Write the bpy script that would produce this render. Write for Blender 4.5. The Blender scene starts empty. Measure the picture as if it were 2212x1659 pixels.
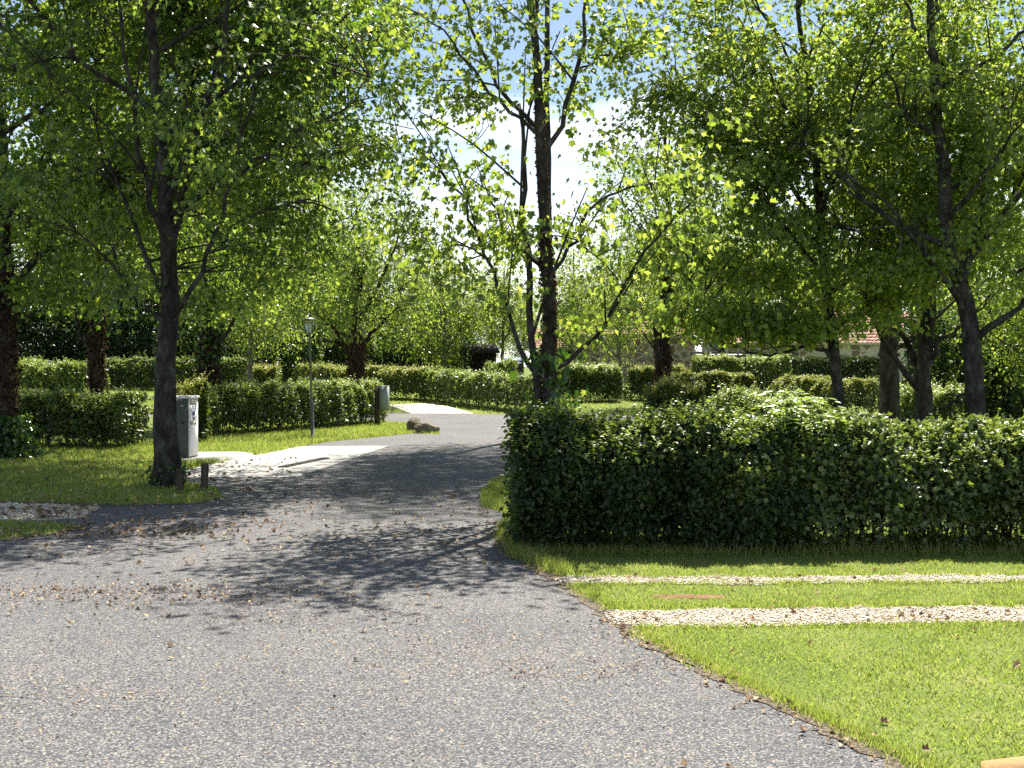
import bpy, bmesh, math, random
import numpy as np
from mathutils import Vector
from mathutils.geometry import delaunay_2d_cdt

R = math.radians
scene = bpy.context.scene
COL = scene.collection

# ------------------------------------------------------------------ camera, sky, sun, exposure
EYE = 1.7
cam_d = bpy.data.cameras.new('camera')
cam = bpy.data.objects.new('camera', cam_d)
COL.objects.link(cam)
cam_d.sensor_width = 36.0
cam_d.lens = 42.3
cam_d.clip_start = 0.05
cam_d.clip_end = 3000
cam.location = (0, 0, EYE)
cam.rotation_euler = (R(90 - 0.87), 0, 0)
scene.camera = cam

SUN_EL, SUN_AZ = 57.0, 16.0            # azimuth: to the right of the viewing direction
world = bpy.data.worlds.new('World')
scene.world = world
world.use_nodes = True
wt = world.node_tree
wt.nodes.clear()
def wn(t, **k):
    n = wt.nodes.new(t)
    for a, v in k.items(): setattr(n, a, v)
    return n
wo = wn('ShaderNodeOutputWorld'); bg = wn('ShaderNodeBackground')
sky = wn('ShaderNodeTexSky', sky_type='NISHITA', sun_disc=False, sun_elevation=R(SUN_EL), sun_rotation=R(SUN_AZ),
         air_density=1.0, dust_density=0.6, ozone_density=1.5)
tc = wn('ShaderNodeTexCoord'); mp = wn('ShaderNodeMapping')
mp.inputs['Scale'].default_value = (1.0, 1.0, 3.2)
nz = wn('ShaderNodeTexNoise'); nz.inputs['Scale'].default_value = 2.6; nz.inputs['Detail'].default_value = 7; nz.inputs['Roughness'].default_value = 0.55
cr = wn('ShaderNodeValToRGB'); cr.color_ramp.elements[0].position = 0.54; cr.color_ramp.elements[1].position = 0.74
sep = wn('ShaderNodeSeparateXYZ'); mr = wn('ShaderNodeMapRange')
mr.inputs['From Min'].default_value = 0.02; mr.inputs['From Max'].default_value = 0.22
mr.inputs['To Min'].default_value = 0.75; mr.inputs['To Max'].default_value = 0.0
add = wn('ShaderNodeMath', operation='ADD', use_clamp=True)
mix = wn('ShaderNodeMix', data_type='RGBA')
mix.inputs[7].default_value = (15.0, 15.2, 15.6, 1)
L = wt.links.new
L(tc.outputs['Generated'], mp.inputs['Vector']); L(mp.outputs['Vector'], nz.inputs['Vector'])
L(nz.outputs['Fac'], cr.inputs['Fac']); L(tc.outputs['Generated'], sep.inputs['Vector'])
L(sep.outputs['Z'], mr.inputs['Value']); L(cr.outputs['Color'], add.inputs[0]); L(mr.outputs['Result'], add.inputs[1])
L(add.outputs['Value'], mix.inputs[0]); L(sky.outputs['Color'], mix.inputs[6])
L(mix.outputs[2], bg.inputs['Color']); bg.inputs['Strength'].default_value = 0.05
L(bg.outputs['Background'], wo.inputs['Surface'])

sun_d = bpy.data.lights.new('sun', 'SUN')
sun_d.energy = 5.0; sun_d.angle = R(0.5); sun_d.color = (1.0, 0.93, 0.80)
sun = bpy.data.objects.new('sun', sun_d); COL.objects.link(sun)
sdir = Vector((math.sin(R(SUN_AZ)) * math.cos(R(SUN_EL)), math.cos(R(SUN_AZ)) * math.cos(R(SUN_EL)), math.sin(R(SUN_EL))))
sun.rotation_euler = sdir.to_track_quat('Z', 'Y').to_euler()
sun.location = sdir * 60

vs = scene.view_settings
vs.view_transform = 'Standard'; vs.look = 'None'; vs.exposure = 1.5; vs.gamma = 1.0; vs.use_curve_mapping = False
scene.cycles.max_bounces = 5; scene.cycles.diffuse_bounces = 2; scene.cycles.glossy_bounces = 2
scene.cycles.use_denoising = False; scene.cycles.transmission_bounces = 3; scene.cycles.transparent_max_bounces = 4
scene.cycles.sample_clamp_indirect = 6.0

# ------------------------------------------------------------------ survey helpers (sight line at a given distance -> metres)
FP = 2600.0
def X(px, Y): return (px - 1106.0) / FP * Y
def Z(py, Y): return EYE - (py - 790.0) / FP * Y
def gz(Y):
    return np.interp(Y, [-100, 36, 70, 1000], [0, 0, 1.02, 1.02])
def g1(Y): return float(gz(Y))

# ------------------------------------------------------------------ material helpers
def new_mat(name):
    m = bpy.data.materials.new(name); m.use_nodes = True
    nt = m.node_tree; nt.nodes.clear()
    return m, nt
def N(nt, t, ins=None, **k):
    n = nt.nodes.new(t)
    for a, v in k.items(): setattr(n, a, v)
    for a, v in (ins or {}).items(): n.inputs[a].default_value = v
    return n
def ramp(nt, stops, interp='LINEAR'):
    n = nt.nodes.new('ShaderNodeValToRGB'); e = n.color_ramp.elements
    n.color_ramp.interpolation = interp
    while len(e) < len(stops): e.new(0.5)
    for el, (p, c) in zip(e, stops):
        el.position = p; el.color = (*c, 1) if len(c) == 3 else c
    return n
def out(nt, sh):
    o = nt.nodes.new('ShaderNodeOutputMaterial'); nt.links.new(sh, o.inputs['Surface'])

def leaf_mat(name, cols, tr, mixf=0.42, rough=0.42, spec=0.5):
    """leaf: reflecting top side plus light shining through the blade; every leaf its own tone"""
    m, nt = new_mat(name); l = nt.links.new
    g = N(nt, 'ShaderNodeNewGeometry')
    r1 = ramp(nt, [(i / (len(cols) - 1), c) for i, c in enumerate(cols)])
    r2 = ramp(nt, [(i / (len(tr) - 1), c) for i, c in enumerate(tr)])
    l(g.outputs['Random Per Island'], r1.inputs['Fac']); l(g.outputs['Random Per Island'], r2.inputs['Fac'])
    p = N(nt, 'ShaderNodeBsdfPrincipled', {'Roughness': rough, 'Specular IOR Level': spec})
    t = N(nt, 'ShaderNodeBsdfTranslucent')
    l(r1.outputs['Color'], p.inputs['Base Color']); l(r2.outputs['Color'], t.inputs['Color'])
    mx = N(nt, 'ShaderNodeMixShader', {'Fac': mixf})
    l(p.outputs[0], mx.inputs[1]); l(t.outputs[0], mx.inputs[2]); out(nt, mx.outputs[0])
    return m

def surf_mat(name, stops, scale=8.0, detail=6, rough=0.85, bump=0.3, bscale=None, stretch=(1, 1, 1), spec=0.3, dist=0.02, rough_noise=0.65, metallic=0.0):
    m, nt = new_mat(name); l = nt.links.new
    t = N(nt, 'ShaderNodeTexCoord'); mpn = N(nt, 'ShaderNodeMapping'); mpn.inputs['Scale'].default_value = stretch
    n1 = N(nt, 'ShaderNodeTexNoise', {'Scale': scale, 'Detail': detail, 'Roughness': rough_noise})
    n2 = N(nt, 'ShaderNodeTexNoise', {'Scale': bscale or scale * 3, 'Detail': 4, 'Roughness': 0.6})
    r = ramp(nt, stops)
    p = N(nt, 'ShaderNodeBsdfPrincipled', {'Roughness': rough, 'Specular IOR Level': spec, 'Metallic': metallic})
    b = N(nt, 'ShaderNodeBump', {'Strength': bump, 'Distance': dist})
    l(t.outputs['Object'], mpn.inputs['Vector']); l(mpn.outputs[0], n1.inputs['Vector']); l(mpn.outputs[0], n2.inputs['Vector'])
    l(n1.outputs['Fac'], r.inputs['Fac']); l(r.outputs['Color'], p.inputs['Base Color'])
    l(n2.outputs['Fac'], b.inputs['Height']); l(b.outputs[0], p.inputs['Normal']); out(nt, p.outputs[0])
    return m

def chip_mat(name, chips, scale, big, rough=0.8, bump=0.5, dist=0.01, litter=None):
    """loose or bound stone chippings: every stone a cell of its own tone, broad stains over it"""
    m, nt = new_mat(name); l = nt.links.new
    t = N(nt, 'ShaderNodeTexCoord')
    w = N(nt, 'ShaderNodeTexNoise', {'Scale': scale * 0.7, 'Detail': 2})
    v = N(nt, 'ShaderNodeTexVoronoi', {'Scale': scale, 'Randomness': 1.0})
    s2 = N(nt, 'ShaderNodeSeparateColor')
    r = ramp(nt, chips)
    l(t.outputs['Object'], v.inputs['Vector']); l(v.outputs['Color'], s2.inputs[0]); l(s2.outputs[0], r.inputs['Fac'])
    nb = N(nt, 'ShaderNodeTexNoise', {'Scale': 0.55, 'Detail': 8, 'Roughness': 0.65})
    l(t.outputs['Object'], nb.inputs['Vector'])
    rb = ramp(nt, big)
    l(nb.outputs['Fac'], rb.inputs['Fac'])
    mu = N(nt, 'ShaderNodeMix', data_type='RGBA', blend_type='MULTIPLY'); mu.inputs[0].default_value = 1.0
    l(r.outputs['Color'], mu.inputs[6]); l(rb.outputs['Color'], mu.inputs[7])
    last = mu.outputs[2]
    if litter:
        nl = N(nt, 'ShaderNodeTexNoise', {'Scale': 1.3, 'Detail': 9, 'Roughness': 0.75})
        l(t.outputs['Object'], nl.inputs['Vector'])
        rl = ramp(nt, [(litter[1], (0, 0, 0)), (litter[2], (1, 1, 1))])
        l(nl.outputs['Fac'], rl.inputs['Fac'])
        mc = N(nt, 'ShaderNodeMath', operation='MULTIPLY'); l(rl.outputs['Color'], mc.inputs[0]); l(s2.outputs[1], mc.inputs[1])
        ml = N(nt, 'ShaderNodeMix', data_type='RGBA'); ml.inputs[7].default_value = (*litter[0], 1)
        l(mc.outputs[0], ml.inputs[0]); l(last, ml.inputs[6]); last = ml.outputs[2]
    p = N(nt, 'ShaderNodeBsdfPrincipled', {'Roughness': rough, 'Specular IOR Level': 0.35})
    l(last, p.inputs['Base Color'])
    b = N(nt, 'ShaderNodeBump', {'Strength': bump, 'Distance': dist}, invert=True)
    l(v.outputs['Distance'], b.inputs['Height']); l(b.outputs[0], p.inputs['Normal']); out(nt, p.outputs[0])
    return m

def rubble_mat(name, mortar, stones, scale, thr):
    m, nt = new_mat(name); l = nt.links.new
    t = N(nt, 'ShaderNodeTexCoord'); mpn = N(nt, 'ShaderNodeMapping'); mpn.inputs['Scale'].default_value = (1, 1, 1.45)
    nzz = N(nt, 'ShaderNodeTexNoise', {'Scale': 3.0, 'Detail': 3})
    addv = N(nt, 'ShaderNodeMix', data_type='VECTOR'); addv.inputs[0].default_value = 0.12
    v = N(nt, 'ShaderNodeTexVoronoi', {'Scale': scale}); ve = N(nt, 'ShaderNodeTexVoronoi', {'Scale': scale}, feature='DISTANCE_TO_EDGE')
    l(t.outputs['Object'], mpn.inputs[0]); l(mpn.outputs[0], nzz.inputs['Vector'])
    l(mpn.outputs[0], addv.inputs[4]); l(nzz.outputs['Color'], addv.inputs[5])
    l(addv.outputs[1], v.inputs['Vector']); l(addv.outputs[1], ve.inputs['Vector'])
    sc = N(nt, 'ShaderNodeSeparateColor'); l(v.outputs['Color'], sc.inputs[0])
    r = ramp(nt, stones); l(sc.outputs[0], r.inputs['Fac'])
    # some stones are plastered over: the joint threshold varies from stone to stone
    th = N(nt, 'ShaderNodeMath', {1: thr}, operation='MULTIPLY'); l(sc.outputs[1], th.inputs[0])
    th2 = N(nt, 'ShaderNodeMath', {1: 0.035}, operation='ADD'); l(th.outputs[0], th2.inputs[0])
    gt = N(nt, 'ShaderNodeMath', operation='GREATER_THAN'); l(ve.outputs['Distance'], gt.inputs[0]); l(th2.outputs[0], gt.inputs[1])
    mx = N(nt, 'ShaderNodeMix', data_type='RGBA'); mx.inputs[6].default_value = (*mortar, 1)
    l(gt.outputs[0], mx.inputs[0]); l(r.outputs['Color'], mx.inputs[7])
    p = N(nt, 'ShaderNodeBsdfPrincipled', {'Roughness': 0.9}); l(mx.outputs[2], p.inputs['Base Color'])
    b = N(nt, 'ShaderNodeBump', {'Strength': 0.5, 'Distance': 0.03}); l(gt.outputs[0], b.inputs['Height']); l(b.outputs[0], p.inputs['Normal'])
    out(nt, p.outputs[0])
    return m

M = {}
M['leaf_plane'] = leaf_mat('broad_leaf', [(.018, .045, .010), (.034, .075, .018), (.07, .12, .032)], [(.10, .20, .016), (.23, .37, .03), (.55, .68, .085)], .44, .40, .5)
M['leaf_light'] = leaf_mat('light_leaf', [(.04, .08, .019), (.072, .125, .03), (.125, .18, .052)], [(.19, .31, .028), (.36, .5, .048), (.64, .75, .11)], .46, .40, .5)
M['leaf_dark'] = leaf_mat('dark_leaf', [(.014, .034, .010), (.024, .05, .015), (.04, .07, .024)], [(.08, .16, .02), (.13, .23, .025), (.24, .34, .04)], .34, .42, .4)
M['leaf_green'] = leaf_mat('green_leaf', [(.024, .056, .012), (.046, .09, .022), (.085, .14, .04)], [(.13, .24, .02), (.28, .41, .038), (.59, .7, .098)], .45, .40, .5)
M['hedge_dark'] = leaf_mat('hornbeam_leaf', [(.014, .034, .010), (.024, .05, .015), (.045, .078, .024)], [(.10, .18, .02), (.17, .26, .025), (.3, .4, .045)], .26, .45, .35)
M['hedge_light'] = leaf_mat('field_maple_leaf', [(.016, .036, .010), (.042, .075, .021), (.13, .18, .06)], [(.13, .23, .025), (.3, .42, .045), (.55, .64, .11)], .25, .40, .6)
M['elder'] = leaf_mat('elder_leaf', [(.09, .165, .045), (.13, .215, .065), (.18, .265, .095)], [(.3, .46, .05), (.4, .55, .07), (.5, .62, .1)], .36, .35, .6)
M['young_sunlit'] = leaf_mat('young_sunlit_hedge_leaf', [(.09, .15, .035), (.17, .245, .065), (.34, .40, .16)], [(.3, .44, .05), (.42, .55, .07), (.58, .66, .13)], .34, .38, .6)  # pale young growth, with the sunlit look of hedge tops put into its colour
M['shoot'] = leaf_mat('young_leaf', [(.10, .155, .03), (.17, .215, .045), (.27, .235, .08)], [(.34, .46, .05), (.48, .54, .07), (.58, .46, .1)], .38, .38)
M['ivy_dead'] = leaf_mat('dead_ivy_leaf', [(.03, .02, .014), (.055, .034, .023), (.1, .062, .04)], [(.08, .045, .025), (.12, .065, .035), (.18, .1, .05)], .15, .7, .2)
M['ivy_green'] = leaf_mat('ivy_leaf', [(.018, .05, .01), (.03, .075, .014), (.05, .1, .02)], [(.07, .18, .015), (.12, .26, .02), (.2, .34, .025)], .25, .3)
M['litter'] = leaf_mat('dead_leaf', [(.09, .05, .03), (.24, .15, .08), (.42, .3, .17), (.55, .44, .29)], [(.08, .04, .02), (.14, .07, .03), (.25, .13, .05), (.3, .18, .08)], .12, .7, .2)
M['blade'] = leaf_mat('grass_blade', [(.10, .155, .025), (.145, .205, .04), (.205, .25, .07), (.33, .30, .16)], [(.29, .42, .045), (.38, .51, .065), (.48, .57, .10), (.56, .53, .2)], .45, .5, .3)
M['bark'] = surf_mat('grey_bark', [(.32, (.008, .007, .006)), (.46, (.028, .025, .023)), (.57, (.062, .058, .053)), (.68, (.12, .118, .105)), (.8, (.22, .215, .19))], 7, 10, .9, .9, 22, (1, 1, .5), .15, .03, .75)
M['bark_pale'] = surf_mat('pale_bark', [(.3, (.05, .045, .038)), (.5, (.15, .135, .11)), (.72, (.28, .26, .22))], 5, 9, .9, .8, 24, (1, 1, .5), .15, .025, .75)
M['bark_brown'] = surf_mat('brown_bark', [(.3, (.010, .007, .006)), (.5, (.03, .019, .014)), (.7, (.07, .042, .028))], 9, 10, .92, 1.0, 30, (1, 1, .45), .12, .04, .75)
M['stem'] = surf_mat('hedge_stem', [(.3, (.02, .015, .011)), (.7, (.07, .055, .04))], 14, 6, .9, .4)
M['lawn'] = surf_mat('lawn', [(.25, (.06, .095, .02)), (.45, (.098, .138, .03)), (.6, (.15, .175, .055)), (.78, (.25, .22, .10))], 1.1, 12, .95, .25, 90, (1, 1, 1), .1, .006, .72)
M['road'] = chip_mat('chip_sealed_road', [(0, (.020, .022, .028)), (.3, (.048, .052, .063)), (.6, (.094, .098, .110)), (.82, (.165, .166, .17)), (.95, (.33, .32, .295)), (1, (.40, .29, .17))],
                     140, [(.3, (.72, .73, .77)), (.5, (.9, .9, .91)), (.7, (1.04, 1.01, .97))], .85, .5, .008, ((.22, .165, .11), .60, .82))
M['gravel'] = chip_mat('pale_gravel', [(0, (.26, .21, .15)), (.3, (.47, .41, .32)), (.6, (.62, .56, .46)), (1, (.74, .69, .6))],
                       60, [(.3, (.8, .78, .74)), (.6, (1, 1, 1))], .85, .8, .02, ((.22, .14, .08), .6, .75))
M['concrete'] = surf_mat('concrete', [(.3, (.25, .245, .236)), (.5, (.36, .355, .343)), (.75, (.46, .455, .44))], 2.2, 10, .9, .25, 60, (1, 1, 1), .25, .008)
M['pad'] = surf_mat('pale_concrete', [(.3, (.42, .38, .31)), (.7, (.58, .53, .45))], 1.5, 8, .9, .2, 60)
M['drain'] = surf_mat('dark_grate', [(.3, (.03, .03, .032)), (.7, (.08, .08, .08))], 20, 4, .6, .3)
M['wood_post'] = surf_mat('weathered_post', [(.3, (.03, .022, .015)), (.55, (.075, .056, .038)), (.75, (.14, .11, .08))], 12, 8, .9, .6, 40, (1, 1, .15))
M['wood_new'] = surf_mat('sawn_timber', [(.3, (.3, .17, .07)), (.55, (.5, .31, .14)), (.75, (.62, .42, .22))], 5, 8, .7, .3, 40, (.15, 1, 1))
M['grey_wood'] = surf_mat('grey_boards', [(.3, (.06, .055, .05)), (.55, (.14, .13, .12)), (.75, (.22, .21, .2))], 6, 8, .9, .5, 30, (1, 1, .2))
M['dark_wood'] = surf_mat('dark_boards', [(.3, (.012, .010, .009)), (.7, (.04, .032, .027))], 6, 6, .85, .4, 30)
M['shed_roof'] = surf_mat('brown_roof', [(.3, (.014, .011, .010)), (.7, (.035, .028, .025))], 6, 6, .85, .4, 30)
M['cab_grey'] = surf_mat('grey_paint', [(.3, (.085, .10, .09)), (.7, (.10, .115, .105))], 3, 8, .75, .02, 40, (1, 1, 1), .08)
M['cab_white'] = surf_mat('white_panel', [(.3, (.60, .61, .63)), (.7, (.72, .73, .75))], 3, 8, .7, .02, 40, (1, 1, 1), .12)
M['tan_plate'] = surf_mat('tan_plate', [(.3, (.30, .29, .23)), (.7, (.34, .33, .27))], 8, 4, .5, .05)
M['paper'] = surf_mat('white_notice', [(.3, (.78, .78, .8)), (.7, (.83, .83, .85))], 8, 4, .5, .02)
M['purple'] = surf_mat('violet_print', [(.3, (.06, .05, .22)), (.7, (.075, .06, .26))], 8, 4, .5, .02)
M['black'] = surf_mat('dark_rubber', [(.3, (.012, .012, .013)), (.7, (.025, .025, .027))], 20, 4, .5, .1)
M['pole'] = surf_mat('galvanised_pole', [(.3, (.07, .085, .075)), (.7, (.13, .15, .135))], 6, 8, .45, .1, 40, (1, 1, .3), .5, .01, .65, .3)
M['box_grey'] = surf_mat('grey_box', [(.3, (.22, .25, .25)), (.7, (.31, .34, .34))], 4, 8, .5, .1, 40)
M['rock'] = surf_mat('field_stone', [(.28, (.05, .043, .033)), (.48, (.15, .128, .098)), (.62, (.25, .225, .185)), (.78, (.4, .385, .35))], 4, 10, .92, 1.0, 9, (1, 1, 1), .2, .06, .7)
M['rubble'] = rubble_mat('rubble_wall', (.40, .35, .26), [(0, (.12, .10, .08)), (.4, (.2, .165, .12)), (.7, (.27, .2, .14)), (1, (.2, .1, .065))], 2.4, .10)
M['render_stone'] = rubble_mat('stone_and_render_wall', (.56, .53, .43), [(0, (.13, .11, .09)), (.5, (.23, .18, .13)), (1, (.3, .22, .15))], 2.7, .42)
M['quoin'] = surf_mat('cut_stone', [(.3, (.32, .3, .25)), (.7, (.46, .43, .36))], 3, 8, .9, .4, 20)
M['ochre'] = surf_mat('ochre_render', [(.3, (.45, .31, .17)), (.7, (.55, .4, .24))], 2, 8, .9, .3, 20)
M['shutter'] = surf_mat('brown_shutter', [(.3, (.12, .04, .025)), (.7, (.17, .065, .04))], 8, 5, .6, .2)
M['blue_door'] = surf_mat('blue_grey_door', [(.3, (.16, .2, .25)), (.7, (.24, .28, .33))], 5, 6, .6, .3, 40, (1, 1, .2))
M['sheet'] = surf_mat('white_sheet', [(.3, (.68, .7, .72)), (.7, (.8, .81, .82))], 5, 5, .5, .1)
M['bin_blue'] = surf_mat('blue_lid', [(.3, (.10, .16, .42)), (.7, (.14, .22, .5))], 5, 5, .4, .05)
M['pvc'] = surf_mat('pale_standpipe', [(.3, (.5, .53, .5)), (.7, (.66, .68, .66))], 9, 6, .6, .2)

def tile_mat():
    m, nt = new_mat('clay_tiles'); l = nt.links.new
    t = N(nt, 'ShaderNodeTexCoord')
    n1 = N(nt, 'ShaderNodeTexNoise', {'Scale': 6, 'Detail': 8, 'Roughness': .7})
    v = N(nt, 'ShaderNodeTexVoronoi', {'Scale': 4.5}); sc = N(nt, 'ShaderNodeSeparateColor')
    a = N(nt, 'ShaderNodeMath', {1: .5}, operation='MULTIPLY'); b2 = N(nt, 'ShaderNodeMath', operation='MULTIPLY_ADD'); b2.inputs[1].default_value = .5
    l(t.outputs['Object'], n1.inputs['Vector']); l(t.outputs['Object'], v.inputs['Vector']); l(v.outputs['Color'], sc.inputs[0])
    l(sc.outputs[0], a.inputs[0]); l(n1.outputs['Fac'], b2.inputs[0]); l(a.outputs[0], b2.inputs[2])
    r = ramp(nt, [(.2, (.14, .07, .05)), (.5, (.26, .125, .08)), (.75, (.38, .22, .15))])
    l(b2.outputs[0], r.inputs['Fac'])
    p = N(nt, 'ShaderNodeBsdfPrincipled', {'Roughness': .9}); l(r.outputs['Color'], p.inputs['Base Color']); out(nt, p.outputs[0])
    return m
M['tiles'] = tile_mat()

def glass_mat():
    m, nt = new_mat('lamp_glass'); l = nt.links.new
    g = N(nt, 'ShaderNodeBsdfGlass', {'Roughness': .12, 'IOR': 1.3, 'Color': (.93, .96, .9, 1)})
    tr = N(nt, 'ShaderNodeBsdfTransparent', {'Color': (.85, .9, .82, 1)}); mx = N(nt, 'ShaderNodeMixShader', {'Fac': .55})
    l(g.outputs[0], mx.inputs[1]); l(tr.outputs[0], mx.inputs[2]); out(nt, mx.outputs[0])
    return m
M['glass'] = glass_mat()

# ------------------------------------------------------------------ object helpers
def tag(o, label=None, cat=None, group=None, kind=None):
    if label: o['label'] = label
    if cat: o['category'] = cat
    if group: o['group'] = group
    if kind: o['kind'] = kind
    return o
def empty(name, loc, rz=0.0):
    o = bpy.data.objects.new(name, None); COL.objects.link(o)
    o.empty_display_size = 0.2
    o.location = loc; o.rotation_euler = (0, 0, rz)
    return o
def link_mesh(name, me, mat, parent=None, smooth=False):
    o = bpy.data.objects.new(name, me); COL.objects.link(o)
    if mat is not None: me.materials.append(mat)
    if parent is not None: o.parent = parent
    if smooth: me.polygons.foreach_set('use_smooth', np.ones(len(me.polygons), dtype=bool))
    return o
def copy_tree(o, parent=None):
    c = o.copy(); COL.objects.link(c)
    if parent is not None: c.parent = parent
    for ch in [x for x in COL.objects if x.parent == o]: copy_tree(ch, c)
    return c

class Acc:
    """collects points and faces of one mesh"""
    def __init__(s): s.V = []; s.idx = []; s.tot = []; s.n = 0
    def add(s, V, faces):
        V = np.asarray(V, dtype=np.float64).reshape(-1, 3)
        for f in faces:
            s.idx.append(np.asarray(f, dtype=np.int64) + s.n); s.tot.append(np.array([len(f)]))
        s.V.append(V); s.n += len(V)
    def add_arr(s, V, F):
        s.V.append(V); s.idx.append((F + s.n).ravel()); s.tot.append(np.full(len(F), F.shape[1])); s.n += len(V)
    def mesh(s, name):
        me = bpy.data.meshes.new(name)
        if not s.V: return me
        V = np.concatenate(s.V); I = np.concatenate(s.idx).astype(np.int32); T = np.concatenate(s.tot).astype(np.int32)
        me.vertices.add(len(V)); me.vertices.foreach_set('co', V.astype(np.float32).ravel())
        me.loops.add(len(I)); me.loops.foreach_set('vertex_index', I)
        st = np.zeros(len(T), dtype=np.int32); st[1:] = np.cumsum(T)[:-1]
        me.polygons.add(len(T)); me.polygons.foreach_set('loop_start', st); me.polygons.foreach_set('loop_total', T)
        me.update(calc_edges=True)
        return me
    def build(s, name, mat, parent=None, smooth=False): return link_mesh(name, s.mesh(name), mat, parent, smooth)
    def box(s, c, d, rz=0.0, taper=1.0):
        cx, cy, cz = c; dx, dy, dz = [q / 2 for q in d]
        P = []
        for z, k in ((-dz, 1.0), (dz, taper)):
            for x, y in ((-dx, -dy), (dx, -dy), (dx, dy), (-dx, dy)):
                x2, y2 = x * k, y * k
                P.append((cx + x2 * math.cos(rz) - y2 * math.sin(rz), cy + x2 * math.sin(rz) + y2 * math.cos(rz), cz + z))
        s.add(P, [(3, 2, 1, 0), (4, 5, 6, 7), (0, 1, 5, 4), (1, 2, 6, 5), (2, 3, 7, 6), (3, 0, 4, 7)])
    def tube(s, pts, rad, sides=8, cap=True, wob=0.0, rng=None):
        pts = np.asarray(pts, float); n = len(pts); rad = np.broadcast_to(np.asarray(rad, float), (n,))
        t = np.gradient(pts, axis=0); t /= np.linalg.norm(t, axis=1)[:, None] + 1e-9
        ref = np.array([1.0, 0, 0]) if abs(t[:, 0]).mean() < 0.8 else np.array([0, 1.0, 0])
        u = np.cross(t, ref); u /= np.linalg.norm(u, axis=1)[:, None] + 1e-9
        v = np.cross(t, u)
        a = np.linspace(0, 2 * np.pi, sides, endpoint=False)
        rr = np.repeat(rad[:, None], sides, 1)
        if wob and rng is not None: rr = rr * (1 + wob * rng.normal(size=rr.shape))
        V = pts[:, None] + rr[..., None] * (np.cos(a)[None, :, None] * u[:, None] + np.sin(a)[None, :, None] * v[:, None])
        i = np.arange(n - 1)[:, None] * sides; j = np.arange(sides)[None]; k = (j + 1) % sides
        F = np.stack([i + j, i + k, i + k + sides, i + j + sides], -1).reshape(-1, 4)
        base = s.n
        s.add_arr(V.reshape(-1, 3), F)
        if cap:
            for r0, rev in ((0, False), ((n - 1) * sides, True)):
                f = np.arange(sides) + r0 + base
                s.idx.append(f if rev else f[::-1]); s.tot.append(np.array([sides]))
    def lathe(s, prof, c, sides=20):
        a = np.linspace(0, 2 * np.pi, sides, endpoint=False); n = len(prof)
        V = np.array([[(c[0] + r * math.cos(q), c[1] + r * math.sin(q), c[2] + z) for q in a] for r, z in prof]).reshape(-1, 3)
        i = np.arange(n - 1)[:, None] * sides; j = np.arange(sides)[None]; k = (j + 1) % sides
        base = s.n
        s.add_arr(V, np.stack([i + j, i + k, i + k + sides, i + j + sides], -1).reshape(-1, 4))
        for r0, rev in ((0, True), ((n - 1) * sides, False)):
            f = np.arange(sides) + r0 + base
            s.idx.append(f[::-1] if rev else f); s.tot.append(np.array([sides]))

# leaf outlines: (points, faces); y = along the leaf, z = fold
def _half(pts):
    k = len(pts)
    V = [(0, 0, 0), (0, 1, -.12)] + [(x, y, z) for x, y, z in pts] + [(-x, y, z) for x, y, z in pts]
    F1 = [0] + list(range(2, 2 + k)) + [1]
    F2 = [0, 1] + list(range(2 + 2 * k - 1, 2 + k - 1, -1))
    return np.array(V, float), [F1, F2]
OVAL = _half([(.24, .25, .07), (.27, .6, .05)])
MAPLE = _half([(.14, -.06, .05), (.46, .06, .20), (.34, .27, .11), (.56, .56, .20), (.22, .60, .05)])
NARROW = _half([(.13, .3, .04), (.13, .65, .02)])
DIAMOND = _half([(.32, .45, .06)])

def unit(a): return a / (np.linalg.norm(a, axis=1)[:, None] + 1e-9)
def leaves(acc, pos, d, nrm, size, tmpl):
    TV, TF = tmpl
    d = unit(d); s = unit(np.cross(d, nrm)); n = np.cross(s, d)
    k = len(TV); size = np.broadcast_to(np.asarray(size, float), (len(pos),))
    V = pos[:, None] + size[:, None, None] * (TV[None, :, 0:1] * s[:, None] + TV[None, :, 1:2] * d[:, None] + TV[None, :, 2:3] * n[:, None])
    off = np.arange(len(pos))[:, None] * k
    base = acc.n; acc.V.append(V.reshape(-1, 3)); acc.n += len(pos) * k
    fl = np.concatenate([np.array(f) for f in TF]); lens = np.array([len(f) for f in TF])
    acc.idx.append((off + fl[None] + base).ravel()); acc.tot.append(np.tile(lens, len(pos)))

# ------------------------------------------------------------------ setting: ground, road, tracks
def poly_sheet(name, pts, mat, dz, cuts=(36.0,), kind='structure', solid=0.0):
    bm = bmesh.new()
    n = len(pts)
    vo, _e, fo, _a, _b, _c = delaunay_2d_cdt([Vector(p) for p in pts], [(i, (i + 1) % n) for i in range(n)], [], 1, 1e-5)
    bv = [bm.verts.new((v[0], v[1], 0)) for v in vo]
    for f in fo: bm.faces.new([bv[i] for i in f])
    for c in cuts:
        bmesh.ops.bisect_plane(bm, geom=bm.verts[:] + bm.edges[:] + bm.faces[:], plane_co=(0, c, 0), plane_no=(0, 1, 0))
    bmesh.ops.recalc_face_normals(bm, faces=bm.faces[:])
    if sum(q.normal.z * q.calc_area() for q in bm.faces) < 0: bmesh.ops.reverse_faces(bm, faces=bm.faces[:])
    for v in bm.verts: v.co.z = g1(v.co.y) + dz
    me = bpy.data.meshes.new(name); bm.to_mesh(me); bm.free()
    o = link_mesh(name, me, mat)
    if kind: o['kind'] = kind
    return o

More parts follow.
